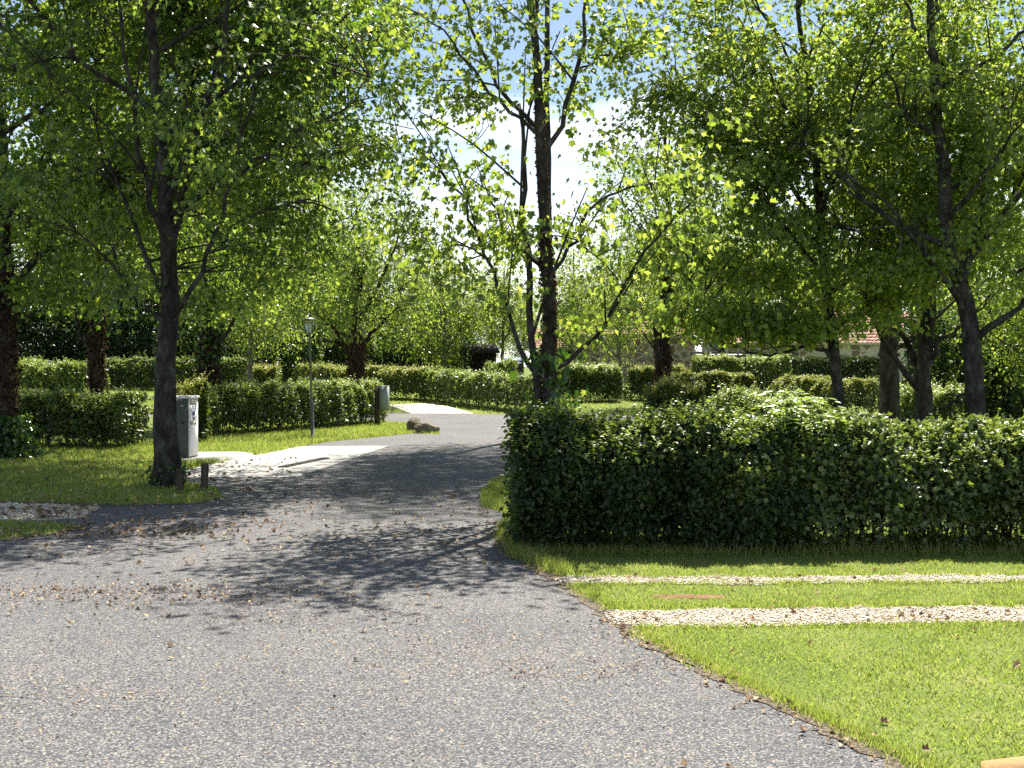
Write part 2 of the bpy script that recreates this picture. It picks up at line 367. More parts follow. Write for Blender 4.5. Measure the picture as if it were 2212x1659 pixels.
def rough_edge(pts, step=0.35, amp=0.05, seed=1):
    """resample a closed outline and jitter it, so that no edge is ruler-straight"""
    rng = np.random.default_rng(seed); res = []
    P = [np.array(p, float) for p in pts]
    for a, b in zip(P, P[1:] + P[:1]):
        d = np.linalg.norm(b - a)
        st = step if max(abs(a[0]), abs(b[0])) < 14 and 3 < min(a[1], b[1]) < 45 else 50
        n = max(1, int(d / st))
        for i in range(n):
            p = a + (b - a) * i / n
            res.append(p + (rng.normal(size=2) * amp if i else 0))
    return [tuple(p) for p in res]

a = Acc()
ys = [-40, 36, 70, 900]
a.add([(x, y, g1(y)) for y in ys for x in (-500, 500)], [(2 * i, 2 * i + 1, 2 * i + 3, 2 * i + 2) for i in range(3)])
tag(a.build('ground', M['lawn']), kind='structure')

ROAD = [(-40, -10), (3.5, -10), (2.6, 2), (1.65, 5.09), (1.25, 6.22), (.875, 7.25), (.69, 7.96), (.41, 9.36), (.31, 9.71), (0, 10.78), (-.12, 12.3), (-.08, 13.7),
        (-.37, 14.73), (-.42, 16.4), (-.28, 17.7), (.2, 20), (.3, 25), (.5, 30), (2.5, 33), (30, 33), (30, 39.6), (1, 39.6), (-.2, 39.4), (-1.3, 39.7), (-5, 40.2), (-30, 41),
        (-30, 38.2), (-6, 38), (-4.4, 37.2), (-2.9, 35), (-1.9, 31.2), (-1.75, 29.6), (-2.53, 30.2), (-4.19, 26.8), (-4.53, 25.3), (-4.86, 22.7), (-5.3, 20.1), (-5.35, 17.7),
        (-4.43, 17.2), (-4.0, 16.4), (-3.73, 15.5), (-3.88, 14.8), (-4.7, 14.6), (-6.4, 15.0), (-40, 15.2)]
ROAD = rough_edge(ROAD, .3, .035, 3)
poly_sheet('road', ROAD, M['road'], .004)
PATCH = [(-12, 13.0), (-5.53, 13.05), (-5.0, 12.95), (-4.5, 12.55), (-4.65, 12.1), (-5.0, 11.6), (-5.9, 11.2), (-12, 10.9)]
poly_sheet('lawn_island', rough_edge(PATCH, .25, .04, 4), M['lawn'], .008)
STRIP_L = [(-14, 15.0), (-6.4, 14.9), (-5.0, 14.5), (-4.75, 13.4), (-5.4, 13.2), (-14, 13.15)]
poly_sheet('gravel_path', rough_edge(STRIP_L, .25, .05, 5), M['gravel'], .0065)
TRACK1 = [(.36, 9.6), (1.4, 9.6), (3, 9.68), (9, 9.88), (9, 9.56), (3, 9.40), (1.6, 9.30), (.40, 9.34)]
TRACK2 = [(.60, 8.28), (1.6, 8.33), (3, 8.42), (9, 8.7), (9, 8.2), (3, 7.93), (1.5, 7.8), (.69, 7.82)]
TRACK1 = rough_edge(TRACK1, .12, .045, 6); TRACK2 = rough_edge(TRACK2, .12, .028, 17)
poly_sheet('gravel_track', TRACK1, M['gravel'], .006)
poly_sheet('gravel_track', TRACK2, M['gravel'], .006)
SLAB = [(-5.25, 18.3), (-3.26, 18.2), (-2.59, 25.4), (-4.5, 25.2), (-5.25, 20.2)]
poly_sheet('concrete_slab', rough_edge(SLAB, .6, .012, 8), M['concrete'], .010)
PAD = [(X(836, 44.3), 44.3), (X(938, 45.5), 45.5), (X(1026, 39.75), 39.75), (X(889, 39.75), 39.75)]
poly_sheet('parking_pad', PAD, M['pad'], .012)
def ribbon(pts, w, seed, step=.1):
    rg = np.random.default_rng(seed); pts = np.array(pts, float); sg = np.linalg.norm(np.diff(pts, axis=0), axis=1); cs = np.concatenate([[0], np.cumsum(sg)])
    t = np.arange(0, cs[-1], step); q = np.stack([np.interp(t, cs, pts[:, 0]), np.interp(t, cs, pts[:, 1])], 1); d = np.gradient(q, axis=0); d /= np.linalg.norm(d, axis=1)[:, None]
    nn = np.stack([-d[:, 1], d[:, 0]], 1)
    a_ = q + nn * (w * rg.uniform(.25, 1.6, len(q)))[:, None]; b_ = q - nn * (w * rg.uniform(.5, 1.0, len(q)))[:, None]
    return [tuple(p) for p in a_] + [tuple(p) for p in b_[::-1]]
M['soil'] = chip_mat('verge_soil', [(0, (.03, .024, .018)), (.4, (.085, .068, .048)), (.7, (.15, .125, .095)), (1, (.3, .24, .16))], 120, [(.3, (.8, .8, .8)), (.6, (1, 1, 1))], .95, .7, .01)
for i, e in enumerate(([(2.3, 3.5), (1.65, 5.09), (1.25, 6.22), (.875, 7.25), (.69, 7.96), (.41, 9.36), (.31, 9.71), (0, 10.78), (-.12, 12.3)], [(-3.75, 15.45), (-3.9, 14.8), (-4.7, 14.6), (-6.4, 15.0), (-9, 15.1)], [(-4.45, 12.6), (-4.65, 12.1), (-5.0, 11.6), (-5.9, 11.2)])):
    poly_sheet('verge_soil', ribbon(e, .07, 50 + i), M['soil'], .0085)
BARE = rough_edge([(1.0, 8.86), (1.25, 8.92), (1.5, 8.88), (1.62, 8.8), (1.4, 8.72), (1.1, 8.74)], .06, .02, 9)
M['bare'] = surf_mat('bare_soil', [(.3, (.10, .055, .03)), (.6, (.2, .11, .06)), (.8, (.3, .2, .11))], 9, 8, .95, .4, 60)
poly_sheet('bare_soil', BARE, M['bare'], .003)
# raised concrete plinth under the service cabinet, with a chamfered free end
a = Acc()
PL = [(-6.0, 20.75), (-5.5, 20.62), (-5.05, 21.6), (-4.85, 22.5), (-5.2, 22.95), (-6.1, 22.9)]
k = len(PL)
a.add([(x, y, z) for z in (-.05, .06) for x, y in PL], [tuple(range(k, 2 * k))] + [(i, (i + 1) % k, (i + 1) % k + k, i + k) for i in range(k)])
tag(a.build('concrete_kerb', M['concrete']), kind='structure')
# slot drain let into the slab
a = Acc()
c0, c1 = np.array([X(608, 19.95), 19.95]), np.array([X(703, 21.9), 21.9])
ang = math.atan2(c1[1] - c0[1], c1[0] - c0[0])
a.box(((c0[0] + c1[0]) / 2, (c0[1] + c1[1]) / 2, .014), (np.linalg.norm(c1 - c0), .16, .016), ang)
for i in range(26):
    q = c0 + (c1 - c0) * (i + .5) / 26
    a.box((q[0], q[1], .025), (.03, .14, .012), ang)
tag(a.build('drain_grate', M['drain']), 'dark slot drain grate let into the pale concrete slab', 'drain')

def inside(P, poly):
    x, y = P[:, 0], P[:, 1]; r = np.zeros(len(P), bool); n = len(poly)
    for i in range(n):
        (x1, y1), (x2, y2) = poly[i], poly[(i + 1) % n]
        c = (y1 > y) != (y2 > y)
        r ^= c & (x < (x2 - x1) * (y - y1) / ((y2 - y1) if y2 != y1 else 1e-9) + x1)
    return r

# ------------------------------------------------------------------ grass
rng = np.random.default_rng(11)
BLADE = (np.array([(-.5, 0, 0), (.5, 0, 0), (.32, .55, .03), (-.32, .55, .03), (0, 1, .16)], float), [(0, 1, 2, 3), (3, 2, 4)])
def blades(acc, P, h, w, spread=.45):
    n = len(P)
    a1 = rng.uniform(0, 2 * np.pi, n)
    d = np.stack([np.cos(a1) * spread, np.sin(a1) * spread, np.ones(n)], 1) + rng.normal(size=(n, 3)) * .18
    d = unit(d); f = rng.normal(size=(n, 3)); s = unit(np.cross(d, f)); nn = np.cross(s, d)
    TV, TF = BLADE
    V = P[:, None] + TV[None, :, 0:1] * s[:, None] * w[:, None, None] + (TV[None, :, 1:2] * d[:, None] + TV[None, :, 2:3] * nn[:, None]) * h[:, None, None]
    base = acc.n; acc.V.append(V.reshape(-1, 3)); acc.n += n * 5
    fl = np.array([0, 1, 2, 3, 3, 2, 4])
    acc.idx.append((np.arange(n)[:, None] * 5 + fl[None] + base).ravel()); acc.tot.append(np.tile([4, 3], n))
def lump(P):
    return (np.sin(P[:, 0] * 3.1 + np.sin(P[:, 1] * 2.3) * 1.5) + np.sin(P[:, 1] * 4.3 + P[:, 0] * 1.7) + np.sin(P[:, 0] * 7.7 - P[:, 1] * 5.1)) / 3
def scatter(n, x0, x1, y0, y1, keep=None):
    P = np.stack([rng.uniform(x0, x1, n), rng.uniform(y0, y1, n)], 1)
    bad = inside(P, ROAD) & ~inside(P, PATCH)
    for q in (TRACK1, TRACK2, STRIP_L, SLAB, PL, PAD): bad |= inside(P, q)
    # within the view only
    bad |= inside(P, BARE) & (rng.uniform(size=len(P)) < .8)
    bad |= np.abs(P[:, 0]) > P[:, 1] * .5 + 1.5
    if keep is not None: bad |= ~keep(P)
    P = P[~bad]
    return np.column_stack([P, gz(P[:, 1])])
ga = Acc()
P = scatter(230000, .2, 7.6, 4.4, 12.5); lu = lump(P)
blades(ga, P, np.clip(rng.normal(.021, .007, len(P)) * (1 + .4 * lu), .007, .05), rng.uniform(.004, .008, len(P)), .7)
P = scatter(11000, .2, 7.6, 4.6, 9.9, lambda q: lump(q) > .25)
blades(ga, P, rng.uniform(.035, .06, len(P)), rng.uniform(.004, .007, len(P)), .4)
# long unmown grass along the road edges and under the hedge end
def edge_band(pts, n, off, h0, h1, w0=.004, w1=.007, spread=.4):
    pts = np.array(pts); seg = np.linalg.norm(np.diff(pts, axis=0), axis=1); cs = np.concatenate([[0], np.cumsum(seg)])
    t = rng.uniform(0, cs[-1], n); Q = np.stack([np.interp(t, cs, pts[:, 0]), np.interp(t, cs, pts[:, 1])], 1)
    Q += rng.normal(size=Q.shape) * off
    P = np.column_stack([Q, gz(Q[:, 1])])
    blades(ga, P, rng.uniform(h0, h1, n), rng.uniform(w0, w1, n), spread)
edge_band([(2.0, 4.6), (1.72, 5.09), (1.32, 6.22), (.94, 7.25), (.8, 7.6)], 5200, .04, .02, .06)
edge_band([(.74, 8.36), (.48, 9.2)], 1500, .04, .02, .055)
edge_band([(.45, 9.72), (.36, 9.9), (.08, 10.7), (-.04, 12.0), (.0, 12.6)], 3800, .06, .04, .14, .004, .007, .3)
edge_band([(.1, 10.7), (.5, 10.72), (2, 10.75), (5, 10.8)], 2600, .07, .04, .16)
edge_band([(.8, 7.74), (3, 7.84), (5, 7.95)], 1900, .03, .02, .06)
edge_band([(.8, 8.42), (3, 8.53), (5, 8.65)], 1900, .03, .02, .06)
edge_band([(.5, 9.62), (1.5, 9.62), (3, 9.7), (5, 9.76)], 2200, .035, .02, .06)
edge_band([(.5, 9.3), (3, 9.38), (5, 9.44)], 2200, .03, .02, .055)
P = scatter(60000, -1.2, 2.0, 10.7, 18.5)
blades(ga, P, rng.uniform(.03, .085, len(P)), rng.uniform(.005, .01, len(P)))
P = scatter(120000, -12.5, -3.4, 10.8, 27); lu = lump(P)
blades(ga, P, np.clip(rng.normal(.05, .016, len(P)) * (1 + .4 * lu), .015, .12), rng.uniform(.007, .014, len(P)))
P = scatter(50000, -8.0, -1.2, 22, 36)
blades(ga, P, rng.uniform(.03, .11, len(P)), rng.uniform(.010, .018, len(P)))
P = scatter(60000, -27, 19, 37, 62)
blades(ga, P, rng.uniform(.04, .1, len(P)), rng.uniform(.02, .04, len(P)))
edge_band([(-6.2, 20.5), (-5.5, 20.45), (-5.2, 20.9)], 900, .06, .06, .16, .008, .014)
edge_band([(-4.9, 22.9), (-4.55, 25.2), (-4.2, 26.8), (-2.6, 30.1)], 3500, .07, .04, .13, .01, .018)
q = np.stack([rng.uniform(.8, 5.5, 900), rng.uniform(7.8, 9.85, 900)], 1); q = q[(inside(q, TRACK2) | inside(q, TRACK1)) & (lump(q * 1.7) > .12)]
blades(ga, np.column_stack([q, np.zeros(len(q))]), rng.uniform(.02, .07, len(q)), rng.uniform(.004, .007, len(q)))
tag(ga.build('grass', M['blade']), 'short sunlit lawn grass with longer blades at the road edge', 'grass', kind='stuff')

# ------------------------------------------------------------------ loose stones and fallen leaves
rng = np.random.default_rng(21)
ST_V = np.array([(1, 0, 0), (-1, 0, 0), (0, 1, 0), (0, -1, 0), (0, 0, 1), (0, 0, -1)], float)
ST_F = np.array([(0, 2, 4), (2, 1, 4), (1, 3, 4), (3, 0, 4), (2, 0, 5), (1, 2, 5), (3, 1, 5), (0, 3, 5)])
def stones(acc, P, r0, r1):
    n = len(P); s = rng.uniform(r0, r1, n)[:, None, None]
    V = ST_V[None] * (1 + rng.normal(size=(n, 6, 1)) * .25) * s; V[:, :, 2] *= .6
    th = rng.uniform(0, 6.28, n); c, sn = np.cos(th)[:, None], np.sin(th)[:, None]
    V = np.stack([V[:, :, 0] * c - V[:, :, 1] * sn, V[:, :, 0] * sn + V[:, :, 1] * c, V[:, :, 2]], 2) + P[:, None]
    acc.add_arr(V.reshape(-1, 3), (np.arange(n)[:, None, None] * 6 + ST_F[None]).reshape(-1, 3))
M['stone_bit'] = leaf_mat('loose_stone', [(.28, .22, .15), (.5, .44, .34), (.66, .6, .5), (.78, .74, .66)], [(.4, .4, .4), (.4, .4, .4)], 0.0, .85, .3)
sa = Acc()
for poly, n, r in ((TRACK1, 9000, (.005, .012)), (TRACK2, 13000, (.005, .012)), (STRIP_L, 2600, (.01, .024))):
    p = np.array(poly); q = np.stack([rng.uniform(max(p[:, 0].min(), -8), min(p[:, 0].max(), 5), n), rng.uniform(p[:, 1].min(), p[:, 1].max(), n)], 1)
    q = q[inside(q, poly)]; stones(sa, np.column_stack([q, gz(q[:, 1]) + .012]), *r)
tag(sa.build('gravel', M['stone_bit']), 'loose pale stones lying in the wheel tracks', 'gravel', kind='stuff')

la = Acc()
def litter(Q, s0, s1):
    n = len(Q); P = np.column_stack([Q, gz(Q[:, 1]) + rng.uniform(.008, .022, n)])
    d = rng.normal(size=(n, 3)); d[:, 2] *= .22; nn = rng.normal(size=(n, 3)) * .45 + np.array([0, 0, 1.0])
    cu = .9 if s1 > .02 else .25; TV = MAPLE[0].copy(); TV[:, 2] = np.abs(TV[:, 0]) * cu + .35 * cu * (TV[:, 1] - .4) ** 2
    leaves(la, P, d, nn, rng.uniform(s0, s1, n), (TV, MAPLE[1]))
def rnd(n, x0, x1, y0, y1, poly=ROAD):
    q = np.stack([rng.uniform(x0, x1, n), rng.uniform(y0, y1, n)], 1); return q[inside(q, poly)] if poly else q
litter(rnd(1700, -5, 2.2, 4.3, 10.6), .006, .017)
litter(rnd(34, -5, 2.2, 4.3, 9), .03, .05)
litter(rnd(900, -5.5, 0, 10.2, 17), .015, .05)
q = rng.normal(size=(420, 2)) * np.array([.9, .45]) + np.array([-4.0, 12.4]); litter(q, .02, .055)
q = rng.normal(size=(650, 2)) * np.array([1.2, .3]) + np.array([-2.9, 8.95]); litter(q[inside(q, ROAD)],   .012, .035)
for cx_, cy_, sx_, sy_ in ((-.3, 7.35, .9, .28), (.35, 6.7, .7, .2), (-1.4, 8.1, .9, .25), (-2.6, 6.1, .8, .2)):
  q = rng.normal(size=(520, 2)) * np.array([sx_, sy_]) + np.array([cx_, cy_]); litter(q[inside(q, ROAD)], .006, .018)
litter(rnd(500, -8, -3.8, 13, 15, STRIP_L), .03, .08)
litter(rnd(420, -9, -3.5, 14.5, 22, None), .03, .07)
for e in ([(1.62, 5.1), (1.2, 6.22), (.83, 7.25), (.62, 7.96)], [(.36, 9.36), (-.03, 10.78), (-.2, 12.3), (-.45, 14.8)]):
    e = np.array(e); t = rng.uniform(0, len(e) - 1.001, 170); i = t.astype(int); f = (t - i)[:, None]
    litter(e[i] * (1 - f) + e[i + 1] * f + rng.normal(size=(170, 2)) * .07, .012, .035)
litter(rnd(110, .8, 5, 7.8, 8.5, TRACK2), .025, .05); litter(rnd(60, .8, 5, 9.2, 9.8, TRACK1), .025, .05)
litter(rnd(30, 1, 4, 5, 10, None), .03, .05)
tag(la.build('fallen_leaves', M['litter']), 'dry brown and tan leaves scattered over the road', 'leaf litter', kind='stuff')

# ------------------------------------------------------------------ trees
def lerp_path(pts, n):
    pts = np.asarray(pts, float); seg = np.linalg.norm(np.diff(pts, axis=0), axis=1); cs = np.concatenate([[0], np.cumsum(seg)])
    # Catmull-Rom smoothing through the points
    t = np.linspace(0, cs[-1], n); res = []
    for q in t:
        i = min(np.searchsorted(cs, q, side='right') - 1, len(pts) - 2); u = (q - cs[i]) / max(seg[i], 1e-9)
        p0, p1, p2, p3 = pts[max(i - 1, 0)], pts[i], pts[i + 1], pts[min(i + 2, len(pts) - 1)]
        res.append(.5 * ((2 * p1) + (-p0 + p2) * u + (2 * p0 - 5 * p1 + 4 * p2 - p3) * u ** 2 + (-p0 + 3 * p1 - 3 * p2 + p3) * u ** 3))
    return np.array(res)

def make_tree(name, base, trunk, r0, label, cat='tree', seed=0, limbs=(), nlimbs=7, crown=None, clumps=250, per=70, leaf=.13, tmpl=MAPLE, mat='leaf_plane',
              bark='bark', limb_from=.35, spread=.32, group=None, r1=.05, flare=1.5, ivy=None, shell=.5, along=False, flat=.55, up=.8, cz_cut=None, gap=.0, twig=.010, sub=4, front=None, on_limbs=0, crown2=None):
    """trunk, limbs: paths in metres relative to base; crown: centre and radii relative to base"""
    rg = np.random.default_rng(seed)
    root = empty(name, base); tag(root, label, cat, group)
    tk = Acc(); nodes = []; noder = []
    tp = lerp_path(trunk, 22)
    tp[2:-1, :2] += rg.normal(size=(len(tp) - 3, 2)) * r0 * .12
    fr = np.linspace(0, 1, len(tp)); rad = r0 + (r1 - r0) * fr ** .9
    hz = tp[:, 2]; rad = rad * (1 + (flare - 1) * np.exp(-hz / .28))
    tk.tube(tp, rad, 14, True, .05, rg)
    cc = np.array(crown[0]); cr_ = np.array(crown[1])
    lim = []
    for (pts, ra, rb) in limbs:
        lp = lerp_path(pts, 14); lp[2:] += rg.normal(size=(len(lp) - 2, 3)) * .025
        tk.tube(lp, np.linspace(ra, rb, len(lp)), 8, True, .05, rg); lim.append((lp, ra, rb))
    ga_ = rg.uniform(0, 6.28)
    for i in range(nlimbs):
        f = limb_from + (1 - limb_from) * (i + rg.uniform(0, .7)) / max(nlimbs, 1) * .9
        j = f * (len(tp) - 1); k = int(j); s = tp[k]
        az = ga_ + i * 2.4 + rg.normal() * .3
        el = R(rg.uniform(28, 58)) if f < .75 else R(rg.uniform(45, 75))
        d = np.array([math.cos(az) * math.cos(el), math.sin(az) * math.cos(el), math.sin(el)])
        # out to the crown's envelope
        o_ = (s - cc) / cr_; dd = d / cr_; A = dd @ dd; B = o_ @ dd; C = o_ @ o_ - 1
        disc = B * B - A * C; t = (-B + math.sqrt(disc)) / A if disc > 0 else 1.5
        ln = max(.8, t * rg.uniform(.72, .95))
        m1 = s + d * ln * .45 + np.array([0, 0, -.04 * ln]); e = s + d * ln + np.array([0, 0, .10 * ln]) + rg.normal(size=3) * .15
        lp = lerp_path([s, m1, e], 12); lp[2:] += rg.normal(size=(10, 3)) * .03
        ra = max(.02, min(rad[k] * .55, .018 + .017 * ln))
        tk.tube(lp, np.linspace(ra, .012, 12), 7, True, .05, rg); lim.append((lp, ra, .012))
    lim0 = list(lim)
    for lp, ra, rb in lim0:
        L0 = np.linalg.norm(lp[-1] - lp[0])
        for i in range(sub):
            k = rg.integers(3, 11) if len(lp) <= 12 else rg.integers(4, 13); s = lp[min(k, len(lp) - 2)]
            d = (lp[min(k + 1, len(lp) - 1)] - lp[k - 1]); d = d / (np.linalg.norm(d) + 1e-9) * .8 + rg.normal(size=3) * .6 + np.array([0, 0, .1]); d /= np.linalg.norm(d)
            ln = L0 * rg.uniform(.25, .5)
            q = lerp_path([s, s + d * ln * .5 + np.array([0, 0, .05 * ln]), s + d * ln], 7)
            rs = (ra + (rb - ra) * k / len(lp)) * .55
            tk.tube(q, np.linspace(max(rs, .009), .006, 7), 5, False); lim.append((q, rs, .006))
    for lp, ra, rb in lim: nodes.append(lp[2:])
    nodes.append(tp[int(len(tp) * limb_from):]); nodes = np.concatenate(nodes)
    # leaf clumps
    cent = []
    if along:
        pool = np.concatenate([lp[3:] for lp, _, _ in lim])
        while len(cent) < clumps:
            p = pool[rg.integers(len(pool))] + rg.normal(size=3) * along * np.array([1, 1, .8])
            if (((p - cc) / cr_) ** 2).sum() < 1.25: cent.append(p)
    else:
        ph = rg.uniform(0, 6.28, 6)
        while len(cent) < clumps:
            d = rg.normal(size=3); d /= np.linalg.norm(d); rr = rg.uniform(0, 1) ** shell
            p = cc + cr_ * d * rr * (1 + .12 * math.sin(3 * d[0] + ph[0]) + .12 * math.sin(4 * d[2] + ph[1]) + .1 * math.sin(5 * d[1] + ph[2]))
            if cz_cut is not None and p[2] < cz_cut: continue
            if front is not None and p[1] < -.1 * cr_[1] and abs(p[0] - np.interp(p[2], tp[:, 2], tp[:, 0])) < front and rg.uniform() < .85: continue
            nv = math.sin(p[0] * 1.9 + ph[3]) + math.sin(p[1] * 2.1 + ph[4]) + math.sin(p[2] * 2.6 + ph[5])
            if nv < -1.6 + gap * 2: continue
            cent.append(p)
    if crown2:
        for i in range(crown2[2]):
            d = rg.normal(size=3); d *= rg.uniform(0, 1) ** .5 / np.linalg.norm(d); cent.append(np.array(crown2[0]) + d * np.array(crown2[1]))
    if on_limbs:
        pool = np.concatenate([lp[4:] for lp, _, _ in lim[:len(limbs)]])
        cent += [p for p in (pool[rg.integers(len(pool))] + rg.normal(size=3) * np.array([.3, .35, .15]) + np.array([0, 0, .12]) for i in range(on_limbs)) if p[2] > (cz_cut or 0)]
    cent = np.array(cent)
    cw = Acc(); LP = []; LD = []; LN = []; LS = []
    for p in cent:
        dv = nodes - p; ds = np.linalg.norm(dv * np.array([1, 1, .8]), axis=1) + np.maximum(0, nodes[:, 2] - p[2]) * .6
        s = nodes[ds.argmin()]; ln = np.linalg.norm(p - s)
        tw = lerp_path([s, s + (p - s) * .5 + np.array([0, 0, .12 * ln]) + rg.normal(size=3) * .05, p], 5)
        tk.tube(tw, np.linspace(twig * (1 + .25 * ln), .003, 5), 4, False)
        n = max(6, int(per * rg.uniform(.55, 1.45)))
        nt_ = n // 3
        t = rg.uniform(.35, 1, nt_)[:, None]; q1 = s + (p - s) * t + rg.normal(size=(nt_, 3)) * spread * .45
        q2 = p + rg.normal(size=(n - nt_, 3)) * spread * np.array([1, 1, flat])
        q = np.concatenate([q1, q2]); outw = unit(q - (p + np.array([0, 0, .1])) + .35 * (p - cc) / np.linalg.norm(p - cc + 1e-6))
        LP.append(q); LD.append(outw * .8 + rg.normal(size=q.shape) * .5 + np.array([0, 0, -.35]))
        LN.append(rg.normal(size=q.shape) * .55 + np.array([0, 0, up]) + outw * .25); LS.append(leaf * rg.uniform(.45, 1.3, len(q)))
    leaves(cw, np.concatenate(LP), np.concatenate(LD), np.concatenate(LN), np.concatenate(LS), tmpl)
    tk.build('trunk', M[bark], root, True)
    cw.build('crown', M[mat], root)
    if ivy:
        for (imat, z0, z1, n, sz, bulge) in ivy:
            iv = Acc(); hh = np.concatenate([[0], np.cumsum(np.linalg.norm(np.diff(tp, axis=0), axis=1))])
            zz = rg.uniform(z0, z1, n); j = np.interp(zz, tp[:, 2], np.arange(len(tp))); k = np.clip(j.astype(int), 0, len(tp) - 2); u = (j - k)[:, None]
            c = tp[k] * (1 - u) + tp[k + 1] * u; ra = np.interp(zz, tp[:, 2], rad); th = rg.uniform(0, 6.28, n)
            o_ = np.stack([np.cos(th), np.sin(th), np.zeros(n)], 1)
            pz = c + o_ * (ra + np.abs(rg.normal(size=n)) * bulge)[:, None]
            leaves(iv, pz, o_ * .3 + np.array([0, 0, -.8]) + rg.normal(size=(n, 3)) * .5, o_ + rg.normal(size=(n, 3)) * .5, sz * rg.uniform(.6, 1.3, n), MAPLE)
            iv.build('ivy', M[imat], root)
    return root

def at(px, py, Y, b): return (X(px, Y) - b[0], 0.0, Z(py, Y) - b[2])

# --- the slender twin-stemmed tree in the middle, just behind the near hedge
b = (X(1182, 14), 14.0, 0.0)
def c_(px, py, dy=0.0):
    Y = 14.0 + dy; return (X(px, Y) - b[0], dy, Z(py, Y) - b[2])
make_tree('twin_stemmed_tree', b, [(0, 0, 0), c_(1184, 900), c_(1186, 760), c_(1184, 600), c_(1176, 480), c_(1170, 330), c_(1162, 180), c_(1156, 60), c_(1135, -60), c_(1120, -200), c_(1110, -330)], .108,
          'slender airy tree with ivy-clad twin stems behind left end of near hedge', seed=5, nlimbs=4, limb_from=.6, r1=.02, flare=1.35,
          limbs=[([(-.05, 0, .25), c_(1172, 860), c_(1150, 740), c_(1143, 600), c_(1136, 480), c_(1130, 330, .2), c_(1120, 230, .3)], .055, .02),
                 ([c_(1168, 820), c_(1140, 785), c_(1112, 730), c_(1095, 645), c_(1055, 560), c_(1010, 450, -.2), c_(960, 370, -.3), c_(915, 330, -.4)], .032, .008),
                 ([c_(1055, 560), c_(1000, 532, -.1), c_(940, 520, -.2), c_(890, 500, -.3)], .014, .005),
                 ([c_(1190, 800), c_(1240, 775, -.1), c_(1300, 712, -.2), c_(1345, 615, -.3), c_(1400, 540, -.4), c_(1485, 445, -.5), c_(1540, 380, -.6)], .03, .008),
                 ([c_(1186, 600), c_(1225, 540, -.2), c_(1290, 440, -.4), c_(1360, 405, -.5), c_(1440, 385, -.6)], .026, .007),
                 ([c_(1180, 590), c_(1150, 560, .2), c_(1100, 510, .3), c_(1060, 430, .5), c_(1030, 390, .6)], .035, .008),
                 ([c_(1170, 300), c_(1120, 255, -.1), c_(1070, 215, -.2), c_(1020, 150, -.3), c_(975, 85, -.4), c_(930, 50, -.4), c_(880, 30, -.5)], .026, .006),
                 ([c_(1170, 350), c_(1205, 270, -.1), c_(1250, 150, -.2), c_(1270, 20, -.3), c_(1285, -120, -.4), c_(1300, -250, -.4)], .034, .008),
                 ([c_(1156, 100), c_(1140, 0, .1), c_(1115, -100, .2), c_(1070, -200, .4)], .035, .008),
                 ([c_(1252, 150, -.2), c_(1310, 120, -.3), c_(1370, 90, -.4)], .014, .005)],
          crown=((-.05, 0, 4.8), (2.2, 1.8, 4.0)), clumps=300, per=23, leaf=.08, along=.26, spread=.20, mat='leaf_light', twig=.005, sub=5, up=.45,
          ivy=[('ivy_dead', .9, 3.2, 800, .04, .010), ('ivy_dead', 2.8, 5.0, 350, .035, .006), ('ivy_green', .9, 1.9, 160, .11, .12)])

# --- big grey trunk on the left lawn
b = (X(360, 17), 17.0, 0.0)
def c_(px, py, dy=0.0):
    Y = 17.0 + dy; return (X(px, Y) - b[0], dy, Z(py, Y) - b[2])
make_tree('grey_barked_tree', b, [(0, 0, 0), c_(362, 940), c_(364, 800), c_(366, 680), c_(362, 560), c_(358, 420), c_(350, 280), c_(338, 130), c_(325, -20), c_(318, -200), c_(310, -350)], .172,
          'big grey trunk fanning into many limbs beside the service cabinet', seed=8, nlimbs=7, limb_from=.42, r1=.03, flare=1.45,
          limbs=[([c_(360, 700), c_(320, 668, -.1), c_(285, 640, -.3), c_(235, 560, -.5), c_(160, 500, -.8)], .034, .010),
                 ([c_(358, 670), c_(338, 600, .2), c_(305, 520, .4), c_(270, 430, .6), c_(225, 330, .9), c_(190, 200, 1.0)], .042, .012),
                 ([c_(370, 690), c_(405, 640, -.2), c_(440, 560, -.3), c_(480, 450, -.5), c_(520, 320, -.8), c_(560, 150, -.9)], .04, .012),
                 ([c_(364, 640), c_(350, 500, -.3), c_(310, 350, -.5), c_(280, 150, -.8), c_(260, -50, -1.0)], .055, .015),
                 ([c_(366, 560), c_(400, 420, .3), c_(440, 280, .5), c_(470, 120, .7), c_(490, -50, .8)], .048, .012),
                 ([c_(362, 470), c_(450, 420, -.3), c_(540, 360, -.5), c_(640, 290, -.6), c_(740, 240, -.7), c_(800, 215, -.7)], .045, .008),
                 ([c_(352, 300), c_(450, 220, -.2), c_(560, 160, -.3), c_(680, 90, -.4), c_(780, 10, -.5)], .045, .008)],
          crown=((.1, 1.7, 7.3), (3.7, 5.2, 5.2)), clumps=800, per=98, leaf=.08, spread=.24, mat='leaf_plane', shell=.55, cz_cut=2.55, up=.5, front=.9,
          ivy=[('ivy_green', .0, .3, 120, .06, .05)])

# --- far left ivy-wrapped trunk at the picture's edge
b = (X(6, 22), 22.0, 0.0)
make_tree('ivy_clad_tree', b, [(0, 0, 0), (.02, 0, 1.5), (.06, 0, 3), (.0, .1, 5), (-.2, .1, 8), (-.2, .2, 10.5)], .185, 'dark ivy-clad trunk at left edge with flaring overgrown foot', seed=12, nlimbs=11, limb_from=.26,
          crown=((1.0, .5, 6.8), (4.0, 3.5, 4.6)), clumps=430, per=75, leaf=.098, spread=.28, up=.5, mat='leaf_plane', cz_cut=2.6, flare=2.0,
          ivy=[('ivy_dead', .6, 3.4, 1700, .075, .03), ('ivy_green', .0, .8, 1500, .09, .16)])
